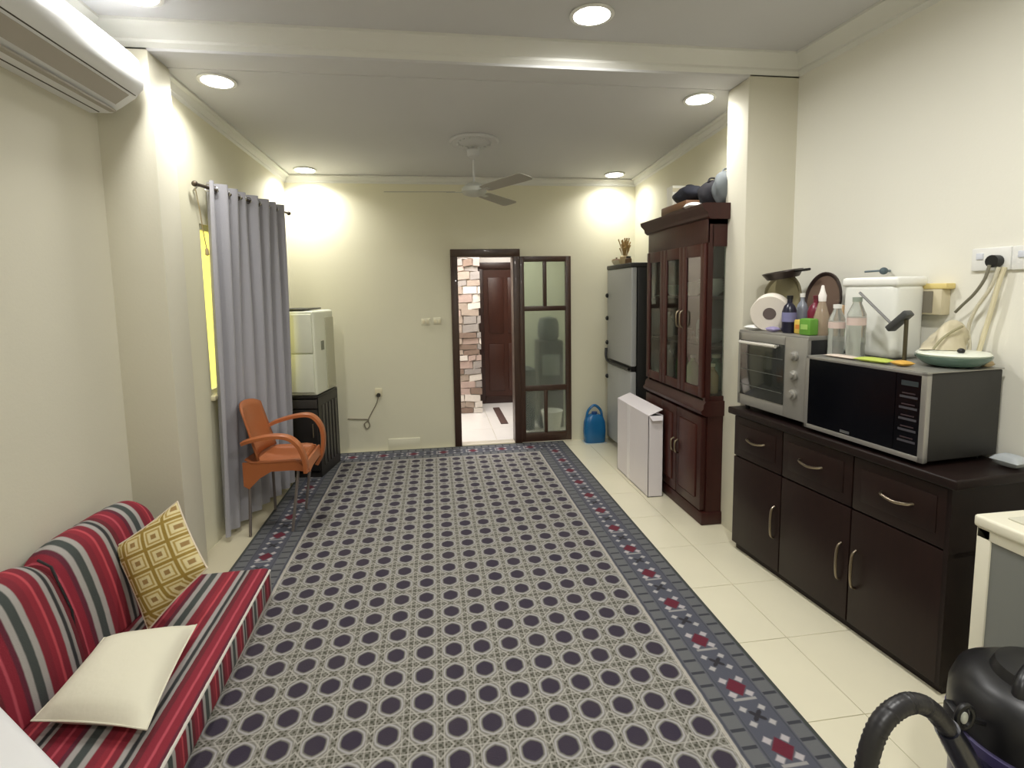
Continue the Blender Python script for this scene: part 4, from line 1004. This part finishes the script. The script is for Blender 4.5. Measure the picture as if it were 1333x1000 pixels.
# ================================================================== WHITE APPLIANCE (right edge)
fz = thing('chest_freezer', 'white-framed appliance with a grey front panel at the right edge', 'appliance', (1.735, 1.44, 0), RZ)
M_fz = mat('off_white_enamel', (228, 224, 204), .35); M_fg = mat('grey_panel', (122, 124, 119), .45)
FL, FD_, FH = .62, .50, .85
MB().box(0, .014, .02, FL, FD_, .812, bev=.003).build('body', M_fz, fz)
m_ = MB(); m_.box(0, 0, .02, .045, .02, .81, bev=.004); m_.box(FL-.045, 0, .02, FL, .02, .81, bev=.004); m_.box(0, 0, .02, FL, .02, .07, bev=.004); m_.box(0, 0, .775, FL, .02, .813, bev=.003)
m_.build('front_frame', M_fz, fz)
MB().box(.044, .006, .068, FL-.044, .016, .777).build('front_panel', M_fg, fz)
MB().box(-.006, -.010, .81, FL+.006, FD_+.01, FH, bev=.010, seg=3).build('lid', M_fz, fz)
MB().box(.05, .05, FH-.001, FL-.05, FD_-.05, FH+.006, bev=.004).build('lid_inset', mat('pale_inset', (206, 204, 186), .4), fz)
for x_ in (.06, FL-.06):
    for y_ in (.06, FD_-.06): MB().lathe([(.018, 0), (.018, .022)], 10, (x_, y_, 0)).build('foot', M_black, fz)

# ================================================================== VACUUM (bottom right)
vc = thing('vacuum_cleaner', 'drum vacuum cleaner with dark blue tank and black head at the bottom right', 'vacuum cleaner', (1.485, 1.045, 0), math.radians(10))
M_tank = mat('navy_tank', (20, 18, 78), .3, coat=.3); M_vb = mat('vacuum_black', (19, 19, 22), .38)
MB().lathe([(.15, .05), (.165, .06), (.168, .15), (.172, .43), (.17, .435)], 40).build('tank', M_tank, vc)
MB().lathe([(.178, .425), (.184, .43), (.184, .455), (.178, .46)], 40).build('rim_band', mat('violet_band', (62, 56, 96), .35), vc)
MB().lathe([(.176, .455), (.182, .47), (.18, .53), (.165, .575), (.13, .60), (.10, .605), (.09, .63), (.05, .64), (0, .64)], 40).build('motor_head', M_vb, vc)
MB().tube(spline([(-.12, -.02, .56), (-.10, -.01, .625), (-.03, 0, .648), (.05, .0, .648), (.11, .01, .625), (.13, .02, .56)], 6), .016, 10).build('carry_handle', M_vb, vc)
MB().box(-.05, -.175, .49, .05, -.150, .54, bev=.01).build('switch_panel', mat('grey_switch', (88, 88, 92), .4), vc)
for a in (2.6, -.5):
    mb = MB(); mb.M = Matrix.Rotation(a, 4, 'Z'); mb.box(.170, -.03, .40, .198, .03, .50, bev=.008).build('latch', M_vb, vc)
for k in range(5):
    a = 2*PI*k/5+.3; cxx, cyy = .15*math.cos(a), .15*math.sin(a)
    MB().lathe([(.02, .036), (.022, .06)], 12, (cxx, cyy, 0)).build('caster_mount', M_vb, vc)
    MB().at((cxx, cyy, .023), (0, PI/2, a)).lathe([(.018, -.012), (.023, -.010), (.023, .010), (.018, .012)], 16).build('caster_wheel', M_black, vc)
MB().at((-.16, -.03, .36), (0, math.radians(-70), math.radians(12))).lathe([(.034, -.02), (.036, .03), (.033, .05)], 20).build('inlet', M_vb, vc)
hs = thing('vacuum_hose', 'thick black hose looping up from the vacuum cleaner inlet', 'hose', (1.265, 1.0, .392))
pts = spline([(0, 0, 0), (-.045, 0, .075), (-.10, 0, .165), (-.165, -.01, .235), (-.235, -.02, .262), (-.305, -.03, .235), (-.345, -.04, .16), (-.36, -.05, .06), (-.355, -.06, -.08), (-.34, -.05, -.22), (-.28, -.02, -.32), (-.18, .0, -.345), (-.05, .02, -.350)], 14)
rad = [.0215 + .0012*math.sin(i*PI*.9) for i in range(len(pts))]
MB().tube(pts, rad, 14).build('flex_hose', mat('hose_black', (34, 33, 36), .38), hs)
MB().tube([pts[2], pts[8], pts[20], pts[28]], [.032, .031, .029, .026], 16).build('cuff', mat('cuff_navy_black', (22, 23, 34), .3, coat=.3), hs)
cl_ = thing('hose_clip', 'small black clip ring with a pale centre beside the vacuum tank', 'clip', (1.235, 1.02, .56))
MB().tube([(.022*math.cos(a), 0, .028*math.sin(a)) for a in [2*PI*k/16 for k in range(16)]], .007, 8, closed=True).build('ring', M_vb, cl_)
MB().ellipsoid((0, 0, -.004), (.010, .004, .016), 8).build('centre', mat('pale_centre', (196, 200, 190), .4), cl_)
MB().tube([(.02, 0, -.01), (.06, .005, -.03)], .008, 8).build('stalk', M_vb, cl_)
